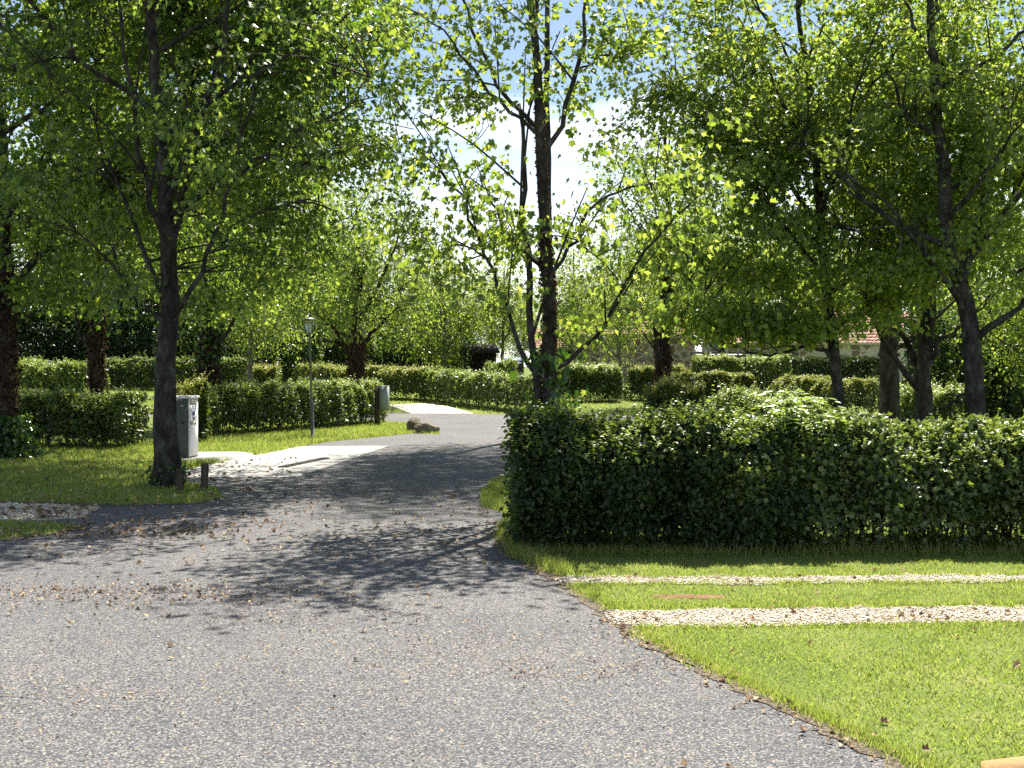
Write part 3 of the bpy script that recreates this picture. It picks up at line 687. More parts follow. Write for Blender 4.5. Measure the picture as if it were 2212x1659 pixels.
# --- trunk with dead ivy standing in the left hedge
b = (X(206, 26.4), 26.4, 0.0)
make_tree('ivy_clad_tree', b, [(.06, 0, 0), (.05, 0, .9), (.0, 0, 2.2), (.06, 0, 3.4), (.1, .1, 5.2), (.0, .1, 8), (-.1, .2, 10.4)], .13, 'slim trunk with rusty dead ivy rising out of the left hedge', seed=13, nlimbs=10, limb_from=.3, r1=.03, flare=1.15,
          limbs=[([(0, 0, 1.6), (-.35, -.1, 2.6), (-.7, -.2, 3.6), (-1.2, -.3, 5)], .05, .012), ([(.02, 0, 2.6), (.35, .1, 3.4), (.9, .1, 4.6), (1.2, .2, 6)], .06, .012)],
          crown=((.1, 0, 6.6), (2.7, 2.6, 4.2)), clumps=120, per=75, leaf=.10, spread=.30, up=.5, front=.9, mat='leaf_plane', cz_cut=2.7,
          ivy=[('ivy_dead', .9, 4.2, 2000, .075, .04)])
# --- trunk with green ivy behind the middle-left hedge
b = (X(455, 32.5), 32.5, 0.0)
def c_(px, py, dy=0.0):
    Y = 32.5 + dy; return (X(px, Y) - b[0], dy, Z(py, Y) - b[2])
make_tree('ivy_clad_tree', b, [(0, 0, 0), c_(455, 840), c_(453, 700), c_(455, 600), c_(460, 480), c_(470, 330), c_(480, 150), c_(485, 20)], .215, 'ivy-clad trunk with long slanting limbs behind the hedge by the cabinet', seed=14, nlimbs=7, limb_from=.35, r1=.04, flare=1.2,
          limbs=[([c_(462, 760), c_(500, 700, -.3), c_(540, 630, -.5), c_(600, 560, -.8), c_(680, 500, -1.0), c_(760, 470, -1.2)], .06, .012),
                 ([c_(460, 730), c_(498, 640, .2), c_(530, 540, .3), c_(560, 430, .5), c_(580, 300, .6)], .065, .012),
                 ([c_(462, 700), c_(520, 640, -.6), c_(620, 590, -1.0), c_(700, 575, -1.3)], .04, .010),
                 ([c_(456, 640), c_(480, 560, .3), c_(510, 420, .4), c_(520, 280, .5)], .06, .012),
                 ([c_(452, 700), c_(425, 620, -.3), c_(390, 540, -.4), c_(340, 470, -.6)], .05, .012)],
          crown=((.4, .7, 6.3), (3.7, 2.8, 3.9)), clumps=220, per=75, leaf=.105, spread=.36, up=.5, front=1.0, mat='leaf_green', cz_cut=2.7,
          ivy=[('ivy_dead', .6, 2.9, 2600, .09, .06), ('ivy_green', 1.7, 4.6, 1900, .10, .13)])

def mid_tree(name, px, Y, label, seed, crown, clumps, per, mat, r0=.2, h=8.0, lean=0.0, cut=None, bark='bark', leaf=.12, ivy=None, tmpl=OVAL, limb_from=.25, nl=10, spread=.4, limbs=(), group=None, gap=0.0, trunk=None):
    b = (X(px, Y), Y, g1(Y))
    return make_tree(name, b, trunk or [(0, 0, 0), (lean * .3, 0, h * .3), (lean * .7, .1, h * .6), (lean, .1, h)], r0, label, seed=seed, nlimbs=nl, limb_from=limb_from, crown=crown, clumps=clumps, per=per, leaf=leaf,
                     tmpl=tmpl, mat=mat, bark=bark, cz_cut=cut, ivy=ivy, spread=spread, limbs=limbs, group=group, r1=.03, flare=1.25, gap=gap)
mid_tree('forked_tree', 766, 44.5, 'round tree with stubby brown forked trunk beyond the lamp post', 31, ((.1, 0, 5.0), (3.1, 3.0, 3.3)), 330, 46, 'leaf_green', .27, 7.2, .15, 1.75, 'bark_brown',
         ivy=[('ivy_dead', .6, 2.3, 1500, .1, .05)], limbs=[([(0, 0, 1.6), (-.5, -.1, 2.4), (-1.1, -.2, 3.4)], .12, .03), ([(0, 0, 1.7), (.55, -.2, 2.5), (1.3, -.3, 3.3)], .12, .03)])
mid_tree('young_tree', 540, 52, 'pale thin trunk under light leaves above the round bush', 32, ((.2, 0, 4.2), (3.0, 2.8, 2.9)), 250, 44, 'leaf_light', .13, 6.5, .1, 1.5, 'bark_pale')
mid_tree('young_tree', 960, 60, 'low light green tree with short pale trunk behind the far hedge', 33, ((0, 0, 3.9), (2.9, 2.8, 3.1)), 320, 46, 'leaf_light', .2, 6.2, .1, 1.05, 'bark_pale')
mid_tree('young_tree', 1335, 52, 'wispy light green tree in front of the rubble stone wall', 34, ((.1, 0, 4.3), (2.3, 2.2, 2.9)), 220, 46, 'leaf_light', .12, 6.6, .1, 1.6, 'bark_pale', tmpl=NARROW, leaf=.13)
mid_tree('young_tree', 1235, 57, 'pale green tree filling the gap right of the twin stems', 36, ((.1, 0, 4.2), (2.2, 2.1, 3.0)), 220, 46, 'leaf_light', .11, 6.6, .1, 1.9, 'bark_pale', leaf=.12)
mid_tree('young_tree', 1085, 63, 'faint pale green tree seen left of the twin stems', 37, ((.0, 0, 4.0), (2.2, 2.1, 2.7)), 200, 46, 'leaf_light', .11, 6.0, .1, 1.7, 'bark_pale', leaf=.12)
mid_tree('young_tree', 1560, 57, 'light green tree screening the tiled barn roof', 38, ((.1, 0, 5.0), (3.0, 2.2, 3.0)), 280, 46, 'leaf_green', .12, 7.2, .1, 2.4, 'bark', leaf=.12)
mid_tree('young_tree', 1790, 58, 'small light green tree against the barn eaves behind the slender trunk', 39, ((.0, 0, 4.4), (2.3, 2.0, 2.2)), 190, 46, 'leaf_green', .11, 5.6, .1, 2.3, 'bark', leaf=.12)
b = (X(1432, 44), 44.0, g1(44.0))
make_tree('ivy_clad_tree', b, [(.15, 0, 0), (.05, 0, 1.0), (-.05, 0, 2.2), (.15, .1, 3.4), (.2, .1, 5.5), (.15, .1, 8), (.1, .1, 10)], .26, 'thick shaggy brown ivy-covered trunk with a broken stub by the far hedges', seed=35, nlimbs=10, limb_from=.32, r1=.05, flare=1.25,
          limbs=[([(-.05, 0, 1.9), (-.2, -.05, 2.45), (-.42, -.1, 2.95)], .13, .07)], bark='bark_brown',
          crown=((.3, 0, 6.8), (2.9, 2.8, 4.0)), clumps=300, per=46, leaf=.12, tmpl=OVAL, mat='leaf_green', spread=.42, cz_cut=2.7, ivy=[('ivy_dead', .1, 4.6, 3000, .09, .06)])

# --- the right-hand stand
b = (X(1815, 19.5), 19.5, 0.0)
def c_(px, py, dy=0.0):
    Y = 19.5 + dy; return (X(px, Y) - b[0], dy, Z(py, Y) - b[2])
make_tree('young_maple', b, [(0, 0, 0), c_(1813, 860), c_(1802, 760), c_(1790, 660), c_(1775, 540), c_(1765, 400), c_(1755, 240), c_(1725, 60), c_(1715, -120, .3)], .105, 'slender dark trunk with low horizontal boughs behind the near hedge', seed=41, nlimbs=12, limb_from=.36, r1=.025, flare=1.2,
          limbs=[([c_(1803, 762), c_(1740, 748, -.1), c_(1670, 765, -.2), c_(1600, 752, -.3), c_(1540, 730, -.4)], .035, .008),
                 ([c_(1800, 735), c_(1730, 735, -.2), c_(1650, 715, -.4), c_(1560, 690, -.6), c_(1480, 680, -.8)], .035, .008),
                 ([c_(1798, 720), c_(1740, 680, .2), c_(1660, 620, .3), c_(1580, 590, .4), c_(1490, 560, .5)], .035, .008),
                 ([c_(1800, 720), c_(1850, 680, .2), c_(1910, 640, .3), c_(1970, 600, .4)], .03, .008),
                 ([c_(1785, 600), c_(1690, 480, -.3), c_(1600, 350, -.5), c_(1530, 260, -.6), c_(1460, 200, -.7)], .04, .008),
                 ([c_(1775, 500), c_(1700, 380, .2), c_(1620, 250, .3), c_(1560, 120, .4), c_(1520, 20, .4)], .04, .008)],
          crown=((-1.0, 0, 5.2), (2.7, 2.5, 3.9)), clumps=330, per=58, leaf=.085, spread=.26, mat='leaf_light', cz_cut=2.2, flat=.35, up=.6, on_limbs=210, front=.25)
b = (X(1925, 24), 24.0, 0.0)
make_tree('broadleaf_tree', b, [(0, 0, 0), (-.05, 0, 1.2), (.0, 0, 2.4), (.1, .1, 4), (.2, .1, 7), (.2, .1, 10.5)], .22, 'stout dark trunk next to the forked one above the near hedge', seed=42, nlimbs=12, limb_from=.22,
          crown=((.2, 0, 5.6), (3.0, 2.6, 3.4)), clumps=110, per=60, leaf=.10, spread=.36, mat='leaf_light', cz_cut=2.3, tmpl=OVAL, up=.5)
b = (X(1994, 20.5), 20.5, 0.0)
def c_(px, py, dy=0.0):
    Y = 20.5 + dy; return (X(px, Y) - b[0], dy, Z(py, Y) - b[2])
make_tree('forked_tree', b, [(0, 0, 0), c_(1996, 860), c_(2000, 780), c_(2004, 680), c_(2010, 560), c_(2020, 380), c_(2020, 180), c_(2010, 0)], .17, 'low-forked dark tree with a long limb slanting left', seed=43, nlimbs=9, limb_from=.3, r1=.03, flare=1.2,
          limbs=[([c_(1990, 850), c_(1955, 805, -.2), c_(1905, 735, -.4), c_(1880, 670, -.5), c_(1860, 600, -.7), c_(1820, 500, -.9)], .06, .015),
                 ([c_(1994, 820), c_(1975, 770, .2), c_(1945, 720, .3), c_(1920, 640, .5), c_(1900, 540, .6)], .07, .014),
                 ([c_(2004, 790), c_(2040, 730, -.2), c_(2090, 690, -.3), c_(2140, 640, -.4)], .05, .012)],
          crown=((.2, .3, 5.5), (3.1, 2.4, 3.3)), clumps=190, per=90, leaf=.08, spread=.27, mat='leaf_light', cz_cut=2.1, up=.5)
b = (X(2104, 17.5), 17.5, 0.0)
def c_(px, py, dy=0.0):
    Y = 17.5 + dy; return (X(px, Y) - b[0], dy, Z(py, Y) - b[2])
make_tree('lichened_tree', b, [(0, 0, 0), c_(2106, 860), c_(2100, 760), c_(2092, 690), c_(2070, 600), c_(2045, 480), c_(2030, 300), c_(2010, 100), c_(2000, -150)], .165, 'largest right-hand trunk with grey lichen and a bough bending right', seed=44, nlimbs=9, limb_from=.38, r1=.035, flare=1.25,
          limbs=[([c_(2106, 740), c_(2135, 700, -.1), c_(2165, 690, -.2), c_(2200, 665, -.3), c_(2260, 600, -.4)], .065, .02),
                 ([c_(2090, 690), c_(2040, 600, -.3), c_(1980, 520, -.5), c_(1920, 450, -.7), c_(1830, 380, -.9)], .05, .014),
                 ([c_(2098, 840), c_(2060, 870, -.3), c_(2010, 895, -.5)], .03, .01),
                 ([c_(2075, 620), c_(2110, 480, .2), c_(2150, 330, .4), c_(2170, 150, .5)], .07, .014)],
          crown=((.35, .8, 5.4), (3.2, 2.1, 3.1)), clumps=320, per=92, leaf=.082, spread=.25, mat='leaf_light', cz_cut=2.15, up=.5)

b = (X(1184, 30), 30.0, 0.0)  # added tree: stem hidden, crown out of view, placed to shade the road
make_tree('added_shade_tree', b, [(0, 0, 0), (.02, 0, 4), (-.05, 0, 8), (0, 0, 12), (.1, -.2, 16)], .13, 'added bare-stemmed tree hidden behind the twin stems, its high crown shading the road', seed=47, nlimbs=12, limb_from=.7, r1=.03,
          crown=((.7, -1.8, 14.6), (3.3, 6.5, 2.3)), clumps=540, per=62, leaf=.13, tmpl=OVAL, spread=.42, mat='leaf_green', up=.6)

# --- background woodland: separate trees that share meshes
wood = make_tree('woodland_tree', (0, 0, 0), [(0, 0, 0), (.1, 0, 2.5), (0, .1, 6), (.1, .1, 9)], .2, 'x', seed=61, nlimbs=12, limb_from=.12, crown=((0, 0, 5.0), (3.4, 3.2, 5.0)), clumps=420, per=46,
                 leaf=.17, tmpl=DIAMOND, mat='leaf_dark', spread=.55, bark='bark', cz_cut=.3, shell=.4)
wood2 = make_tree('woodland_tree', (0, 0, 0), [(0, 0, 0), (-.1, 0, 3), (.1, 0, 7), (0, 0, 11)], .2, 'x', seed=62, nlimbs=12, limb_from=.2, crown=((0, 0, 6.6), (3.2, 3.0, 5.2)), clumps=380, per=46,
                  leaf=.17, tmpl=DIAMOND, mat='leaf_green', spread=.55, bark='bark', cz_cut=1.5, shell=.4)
GRP = 'woodland trees behind the campsite'
spots = [  # px, Y, scale, which
    (-120, 62, 1.0, 0), (30, 60, .92, 0), (150, 66, 1.1, 1), (190, 63, .8, 0), (300, 62, .95, 0), (400, 70, 1.15, 1), (420, 64, .8, 0), (520, 66, .9, 0), (620, 68, .85, 0), (700, 72, .95, 1), (720, 67, .75, 0),
    (810, 70, .8, 0), (890, 72, .75, 0), (960, 76, .7, 0), (1060, 84, .62, 1), (1130, 92, .55, 1), (1230, 88, .6, 1), (1310, 90, .66, 1), (1400, 86, .85, 1), (1480, 74, .95, 1), (1620, 84, 1.0, 1), (1760, 82, 1.05, 1), (1900, 82, 1.0, 0), (2040, 78, 1.1, 1),
    (2130, 42, .5, 0), (2230, 36, .5, 0), (2080, 50, .55, 0), (2290, 28, .6, 1)]
lab = {0: 'dense dark woodland tree leafy to the ground in the shaded background', 1: 'tall mid-green woodland tree rising behind the nearer crowns'}
used = set(); rw = random.Random(4)
for px, Y, s, w in spots:
    src = (wood, wood2)[w]
    o = src if w not in used else copy_tree(src)
    used.add(w)
    o.location = (X(px, Y), Y, g1(Y) - .1); o.scale = (s * rw.uniform(.95, 1.15), s * rw.uniform(.95, 1.1), s); o.rotation_euler = (0, 0, rw.uniform(0, 6.28))
    tag(o, lab[w], 'tree', GRP)

# ------------------------------------------------------------------ hedges and shrubs
def hedge(name, path, width, h0, label, seed, n, leaf=.06, mat='hedge_dark', h1=None, tmpl=OVAL, shoots=0, inner=.35, top_round=.42, bump=.05, shrink=.55, thin=0.25, stems=0, shoot_mat='shoot', shoot_h=(.06, .2), cat='hedge', group=None, split=None):
    """clipped hedge along a path (X, Y): leaves on all faces and through the inside"""
    rg = np.random.default_rng(seed)
    path = np.array(path, float); b0 = np.array([path[:, 0].mean(), path[:, 1].mean()])
    seg = np.linalg.norm(np.diff(path, axis=0), axis=1); cs = np.concatenate([[0], np.cumsum(seg)]); Ln = cs[-1]
    h1 = h0 if h1 is None else h1
    root = empty(name, (b0[0], b0[1], 0)); tag(root, label, cat, group)
    def frame(s):
        p = np.stack([np.interp(s, cs, path[:, 0]), np.interp(s, cs, path[:, 1])], 1)
        i = np.clip(np.searchsorted(cs, s, side='right') - 1, 0, len(seg) - 1)
        t = (path[i + 1] - path[i]) / seg[i][:, None]
        return p, t, np.stack([t[:, 1], -t[:, 0]], 1)   # right-hand side = towards the viewer for paths running left to right
    def sample(m, depth):
        hm = (h0 + h1) / 2; wts = np.array([Ln * hm, Ln * hm * .6, Ln * width * 1.3, width * hm, width * hm]); wts /= wts.sum()
        f = rg.choice(5, m, p=wts)
        s = rg.uniform(0, Ln, m); u = rg.uniform(-.5, .5, m); v = rg.uniform(0, 1, m) ** .9
        dep = np.minimum(np.abs(rg.normal(size=m)) * depth, width * .45)
        u = np.where(f == 0, .5 - dep / width, np.where(f == 1, -.5 + dep / width, u))
        v = np.where(f == 2, 1 - dep / hm, v); s = np.where(f == 3, dep, np.where(f == 4, Ln - dep, s))
        return f, s, u, v
    def place(f, s, u, v):
        p, t, r = frame(s); h = np.interp(s, [0, Ln], [h0, h1]) if np.isscalar(h1) else h0
        if split is not None: h = np.interp(s, split[0], split[1])
        ww = width * np.where(v > 1 - top_round, np.sqrt(np.maximum(.15, 1 - ((v - 1 + top_round) / top_round) ** 2 * shrink)), 1.0) * (.86 + .14 * np.minimum(v / .3, 1))
        bmp = bump * (np.sin(s * 5.1 + v * 4 + seed) + np.sin(s * 2.3 - v * 7 + seed * 2) + np.sin(s * 9.7 + u * 8))
        q = p + r * (u * ww + bmp * np.sign(u))[:, None]
        z = gz(q[:, 1]) + v * h + np.where(v > .8, bmp * .8, 0) + .02
        nrm = np.where(f[:, None] == 0, np.column_stack([r, np.full(len(s), .25)]), np.where(f[:, None] == 1, np.column_stack([-r, np.full(len(s), .25)]),
              np.where(f[:, None] == 2, np.array([0, 0, 1.0]), np.where(f[:, None] == 3, np.column_stack([-t, np.full(len(s), .2)]), np.column_stack([t, np.full(len(s), .2)])))))
        return np.column_stack([q - b0, z]), nrm
    ac = Acc()
    f, s, u, v = sample(n, .09)
    k = (v > thin) | (rg.uniform(size=n) < .35 + .65 * v / max(thin, 1e-6)); f, s, u, v = f[k], s[k], u[k], v[k]
    P, nr = place(f, s, u, v)
    lift = rg.uniform(size=len(P))[:, None] < .12
    P += np.where(lift, nr * rg.uniform(.02, .12, (len(P), 1)), 0)
    D = rg.normal(size=P.shape) * .7 + np.array([0, 0, -.25]) + nr * .45
    leaves(ac, P, D, nr * .7 + rg.normal(size=P.shape) * .6 + np.array([0, 0, .45]), leaf * rg.uniform(.55, 1.25, len(P)), tmpl)
    m = int(n * inner); s = rg.uniform(.05, Ln - .05, m); u = rg.uniform(-.42, .42, m); v = rg.uniform(thin * .5, .93, m)
    P, nr = place(np.full(m, 2), s, u, v)
    kk = (v > thin) | (rg.uniform(size=m) < .15); P = P[kk]; m = len(P)
    leaves(ac, P, rg.normal(size=P.shape), rg.normal(size=P.shape) + np.array([0, 0, .5]), leaf * 1.35 * rg.uniform(.7, 1.3, m), tmpl)
    ac.build('foliage', M[mat], root)
    if stems:
        st = Acc()
        for i in range(stems):
            s = np.array([rg.uniform(.1, Ln - .1)]); u = rg.uniform(-.3, .3); p, t, r = frame(s); h = float(np.interp(s[0], [0, Ln], [h0, h1]))
            x, y = (p + r * u * width)[0] - b0; zb = g1(p[0][1])
            q = np.array([(x, y, zb - .03), (x + rg.normal() * .06, y + rg.normal() * .06, zb + h * .4), (x + rg.normal() * .16, y + rg.normal() * .12, zb + h * .9)])
            st.tube(lerp_path(q, 6), np.linspace(rg.uniform(.007, .02), .004, 6), 5, False)
        st.build('stems', M['stem'], root)
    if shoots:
        shoots = int(shoots * 3.2); sh = Acc(); s = rg.uniform(0, Ln, shoots); u = rg.uniform(-.5, .5, shoots); fr_ = rg.uniform(size=shoots) < .42; P, _ = place(np.where(fr_, 0, 2), s, np.where(fr_, .5, u), np.where(fr_, rg.uniform(1 - top_round * .75, 1, shoots), .97))  # shoots multiplied over top and front slope to paint the sunlit band
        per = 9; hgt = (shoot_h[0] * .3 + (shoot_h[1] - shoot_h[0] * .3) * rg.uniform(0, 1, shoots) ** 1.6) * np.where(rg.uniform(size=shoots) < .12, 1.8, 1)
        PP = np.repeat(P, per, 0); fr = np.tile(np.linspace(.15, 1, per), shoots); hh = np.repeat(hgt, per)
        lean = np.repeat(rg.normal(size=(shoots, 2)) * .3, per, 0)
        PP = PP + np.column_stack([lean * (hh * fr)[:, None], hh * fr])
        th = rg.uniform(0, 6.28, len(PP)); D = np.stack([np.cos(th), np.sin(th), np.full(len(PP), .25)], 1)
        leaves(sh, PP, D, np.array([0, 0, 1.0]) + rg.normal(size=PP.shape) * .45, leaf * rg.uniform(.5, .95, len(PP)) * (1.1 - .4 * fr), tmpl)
        sh.build('young_sunlit_leaves', M[shoot_mat], root)
    return root

# near hedge, one clipped run; its right part is a paler field maple
NH0 = 11.5
hedge('clipped_hedge', [(.02, NH0), (2.7, NH0)], 1.35, 1.2, 'near dark clipped hedge end with oval leaves at the road corner', 71, 34000, .06, 'hedge_dark', shoots=110, stems=60, thin=.12, inner=.5, h1=1.1, shoot_mat='young_sunlit', shrink=.7)
hedge('clipped_hedge', [(1.7, NH0 + .02), (8.5, NH0 + .05)], 1.4, 1.08, 'long near hedge on the right with sunlit silvery green top', 72, 74000, .052, 'hedge_light', shoots=520, stems=170, thin=.32, inner=.3, h1=1.1, tmpl=MAPLE, shoot_mat='young_sunlit', shoot_h=(.04, .13), top_round=.55, shrink=.85)
# left lawn
hedge('clipped_hedge', [(-13, 25.7), (X(292, 25.4), 25.4)], 1.5, 1.0, 'yellow-topped clipped hedge behind the far-left lawn', 73, 20000, .085, 'hedge_light', shoots=420, stems=80, h1=1.02, shoot_mat='young_sunlit')
hedge('clipped_hedge', [(X(395, 29.3), 29.0), (X(560, 31), 31.0), (X(700, 33.5), 33.5), (X(787, 36), 36.0)], 1.5, 1.12, 'hedge behind lamp post, between cabinet and meter box', 74, 24000, .085, 'hedge_light', shoots=380, stems=90, h1=1.12, shoot_mat='young_sunlit')
hedge('overgrown_shrub', [(X(375, 26.6), 26.6), (X(445, 26.8), 26.8)], 1.0, 1.2, 'untrimmed dark shrub with pale tips right behind the service cabinet', 75, 5200, .08, 'hedge_dark', shoots=120, bump=.1, cat='shrub', shoot_h=(.1, .3))
hedge('clipped_hedge', [(X(20, 38.5), 38.5), (X(195, 37), 37.0)], 1.7, 1.72, 'pale bleached-looking hedge in full sun at far left', 76, 11000, .1, 'hedge_light', shoots=260, h1=1.6, shoot_mat='young_sunlit')
hedge('clipped_hedge', [(X(222, 56), 56.0), (X(524, 55), 55.0)], 1.6, 1.35, 'dark shaded hedge behind the big grey trunk', 77, 10000, .12, 'hedge_dark', shoots=120, h1=1.4, shoot_mat='young_sunlit')
hedge('rounded_bush', [(X(545, 54), 54.0), (X(600, 54), 54.0)], 1.3, 1.0, 'small round bush with glowing yellow top near the lamp post', 78, 3000, .1, 'hedge_light', shoots=200, bump=.07, top_round=.7, cat='bush')
hedge('clipped_hedge', [(X(650, 50), 50.0), (X(780, 49.4), 49.4), (X(940, 47.5), 47.5)], 1.5, 1.18, 'far hedge with orange-tipped top behind the meter box', 79, 13000, .1, 'hedge_light', shoots=420, h1=1.12)
hedge('clipped_hedge', [(X(935, 47.2), 47.2), (X(1050, 43.2), 43.2), (X(1160, 40.4), 40.4)], 1.3, 1.1, 'slanting hedge beside the pale parking pad', 80, 12000, .1, 'hedge_light', shoots=260, h1=1.1, shoot_mat='young_sunlit')
hedge('rounded_bush', [(X(1050, 50), 50.0), (X(1115, 50), 50.0)], 1.3, 1.35, 'light green bush peeking over the slanting hedge', 81, 2600, .1, 'hedge_light', shoots=110, bump=.08, cat='bush', shoot_mat='young_sunlit')
hedge('clipped_hedge', [(X(1195, 46.4), 46.4), (X(1334, 46.8), 46.8)], 1.5, 1.25, 'square hedge block just left of the standpipe', 82, 7000, .1, 'hedge_light', shoots=320, shoot_h=(.08, .28), shoot_mat='young_sunlit')
hedge('clipped_hedge', [(X(1368, 47.2), 47.2), (X(1470, 48), 48.0)], 1.5, 1.2, 'dark hedge block just right of the standpipe', 83, 6000, .1, 'hedge_light', shoots=200)
hedge('clipped_hedge', [(X(1452, 43.2), 43.2), (X(1622, 43.2), 43.2)], 1.4, 1.12, 'lower hedge with reddish clipped top right of the shaggy trunk', 84, 9000, .09, 'hedge_light', shoots=380, shoot_h=(.04, .12))
hedge('clipped_hedge', [(X(1500, 51), 51.0), (X(1700, 51), 51.0)], 1.6, 1.5, 'pale-topped hedge in front of the grey slatted fence', 85, 9000, .1, 'hedge_light', shoots=420, shoot_mat='young_sunlit')
hedge('clipped_hedge', [(X(1705, 55), 55.0), (X(1915, 55), 55.0)], 1.4, 1.45, 'deep shaded hedge along the foot of the barn', 86, 9000, .1, 'hedge_dark', shoots=60, shoot_mat='hedge_dark')
hedge('clipped_hedge', [(X(1700, 43), 43.0), (X(1800, 40), 40.0), (X(1912, 38.5), 38.5)], 1.3, 1.05, 'curving low hedge with golden top behind the slender trunk', 87, 10000, .085, 'hedge_light', shoots=460, shoot_h=(.04, .12))
hedge('overgrown_shrub', [(X(1395, 40.2), 40.2), (X(1515, 40.2), 40.2)], 1.3, .75, 'loose pink-tipped shrub at the foot of the shaggy trunk', 88, 4200, .09, 'hedge_light', shoots=220, bump=.12, cat='shrub', shoot_h=(.12, .35))
hedge('overgrown_shrub', [(X(1560, 30), 30.0), (X(1720, 29), 29.0)], 1.2, .85, 'leafy low shrub half hidden behind the near hedge', 89, 5200, .085, 'hedge_light', shoots=160, bump=.1, cat='shrub', shoot_mat='young_sunlit', shoot_h=(.1, .3))
hedge('overgrown_shrub', [(X(1955, 26), 26.0), (X(2080, 25), 25.0)], 1.2, 1.1, 'bright bush between the two dark right-hand trunks', 90, 5200, .085, 'hedge_light', shoots=160, bump=.1, cat='shrub', shoot_mat='young_sunlit', shoot_h=(.1, .3))

def sprout(name, base, h, nst, label, seed, leaf, spread, pairs, mat='hedge_light', tmpl=NARROW, stem_r=.006):
    rg = np.random.default_rng(seed); root = empty(name, base); tag(root, label, 'plant')
    lf = Acc()
    for i in range(nst):
        th = rg.uniform(0, 6.28); r = rg.uniform(0, 1) ** .5 * spread; hh = h * rg.uniform(.62, 1.0)
        p0 = np.array([math.cos(th) * r * .4, math.sin(th) * r * .4, 0]); p2 = np.array([math.cos(th) * r, math.sin(th) * r, hh])
        q = lerp_path([p0, (p0 + p2) / 2 + np.array([0, 0, .08]), p2], 12); st = Acc(); st.tube(q, np.linspace(stem_r, .002, 12), 5, False); st.build('stem', M['stem'], root)
        for k in range(pairs):
            f = .12 + .88 * k / (pairs - 1); c = q[min(11, int(f * 11))]; az = rg.uniform(0, 6.28)
            for sgn in (0, math.pi):
                a2 = az + sgn; dv = np.array([math.cos(a2), math.sin(a2), .15]); ln = leaf * 2.0 * rg.uniform(.7, 1.1)
                # a compound leaf: leaflets in pairs along a stalk that droops
                for j in range(4):
                    pc = c + dv * ln * (j + 1) / 4 - np.array([0, 0, .16 * (j / 4) ** 2])
                    for sd in ((-1, 1) if j < 3 else (0,)):
                        d2 = dv + sd * 1.1 * np.array([-dv[1], dv[0], 0]) + np.array([0, 0, -.2])
                        leaves(lf, pc[None], d2[None] + rg.normal(size=(1, 3)) * .15, np.array([[0, 0, 1.0]]) + rg.normal(size=(1, 3)) * .3, leaf * rg.uniform(.7, 1.1), tmpl)
    lf.build('foliage', M[mat], root)
    return root
NARROW_W = _half([(.17, .3, .04), (.18, .62, .02)])
sprout('elder_plant', (X(1735, 11.4), 11.4, .3), 1.16, 40, 'light green elder sapling growing up through the near hedge', 91, .08, .42, 7, mat='elder', tmpl=NARROW_W)
sprout('wild_plant', (X(1642, 11.9), 11.9, .4), .98, 4, 'thin upright weed shoots left of the elder sapling', 92, .07, .14, 5, tmpl=NARROW_W)

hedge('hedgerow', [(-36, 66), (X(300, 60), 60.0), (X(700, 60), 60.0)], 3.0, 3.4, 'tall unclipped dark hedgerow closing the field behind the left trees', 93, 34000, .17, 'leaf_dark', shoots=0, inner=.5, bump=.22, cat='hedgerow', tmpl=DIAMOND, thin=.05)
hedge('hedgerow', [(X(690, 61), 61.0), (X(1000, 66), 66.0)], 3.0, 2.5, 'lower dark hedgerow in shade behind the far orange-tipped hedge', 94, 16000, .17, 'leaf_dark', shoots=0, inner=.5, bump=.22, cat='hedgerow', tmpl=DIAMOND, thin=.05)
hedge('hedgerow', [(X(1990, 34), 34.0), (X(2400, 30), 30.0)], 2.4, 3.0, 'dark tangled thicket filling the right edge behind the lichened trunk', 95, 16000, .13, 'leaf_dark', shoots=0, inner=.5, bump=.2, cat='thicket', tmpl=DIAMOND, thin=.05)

# ------------------------------------------------------------------ service cabinet
b = (X(380, 21.6), 21.6, .06)
root = empty('service_cabinet', b, R(-6)); tag(root, 'grey and white motorhome service cabinet on a concrete plinth', 'cabinet')
W_, D_, H_ = .62, .46, 1.06
a = Acc(); a.box((0, 0, H_ / 2), (W_, D_, H_)); a.build('body', M['cab_grey'], root)
a = Acc(); a.box((.0, 0, H_ + .02), (W_ + .05, D_ + .06, .04)); a.build('lid', M['cab_white'], root)
xs = W_ / 2
a = Acc(); a.box((xs + .006, 0, H_ / 2 + .01), (.012, D_ - .02, H_ - .03)); panel = a.build('side_panel', M['cab_white'], root)
a = Acc(); a.box((xs + .016, -.02, .99), (.008, D_ * .62, .10)); a.build('plate', M['tan_plate'], panel)
a = Acc(); a.box((xs + .016, -.02, .615), (.008, D_ * .62, .065)); a.build('plate', M['tan_plate'], panel)
a = Acc(); a.box((xs + .0165, -.02, .795), (.009, D_ * .66, .28)); notice = a.build('notice', M['paper'], panel)
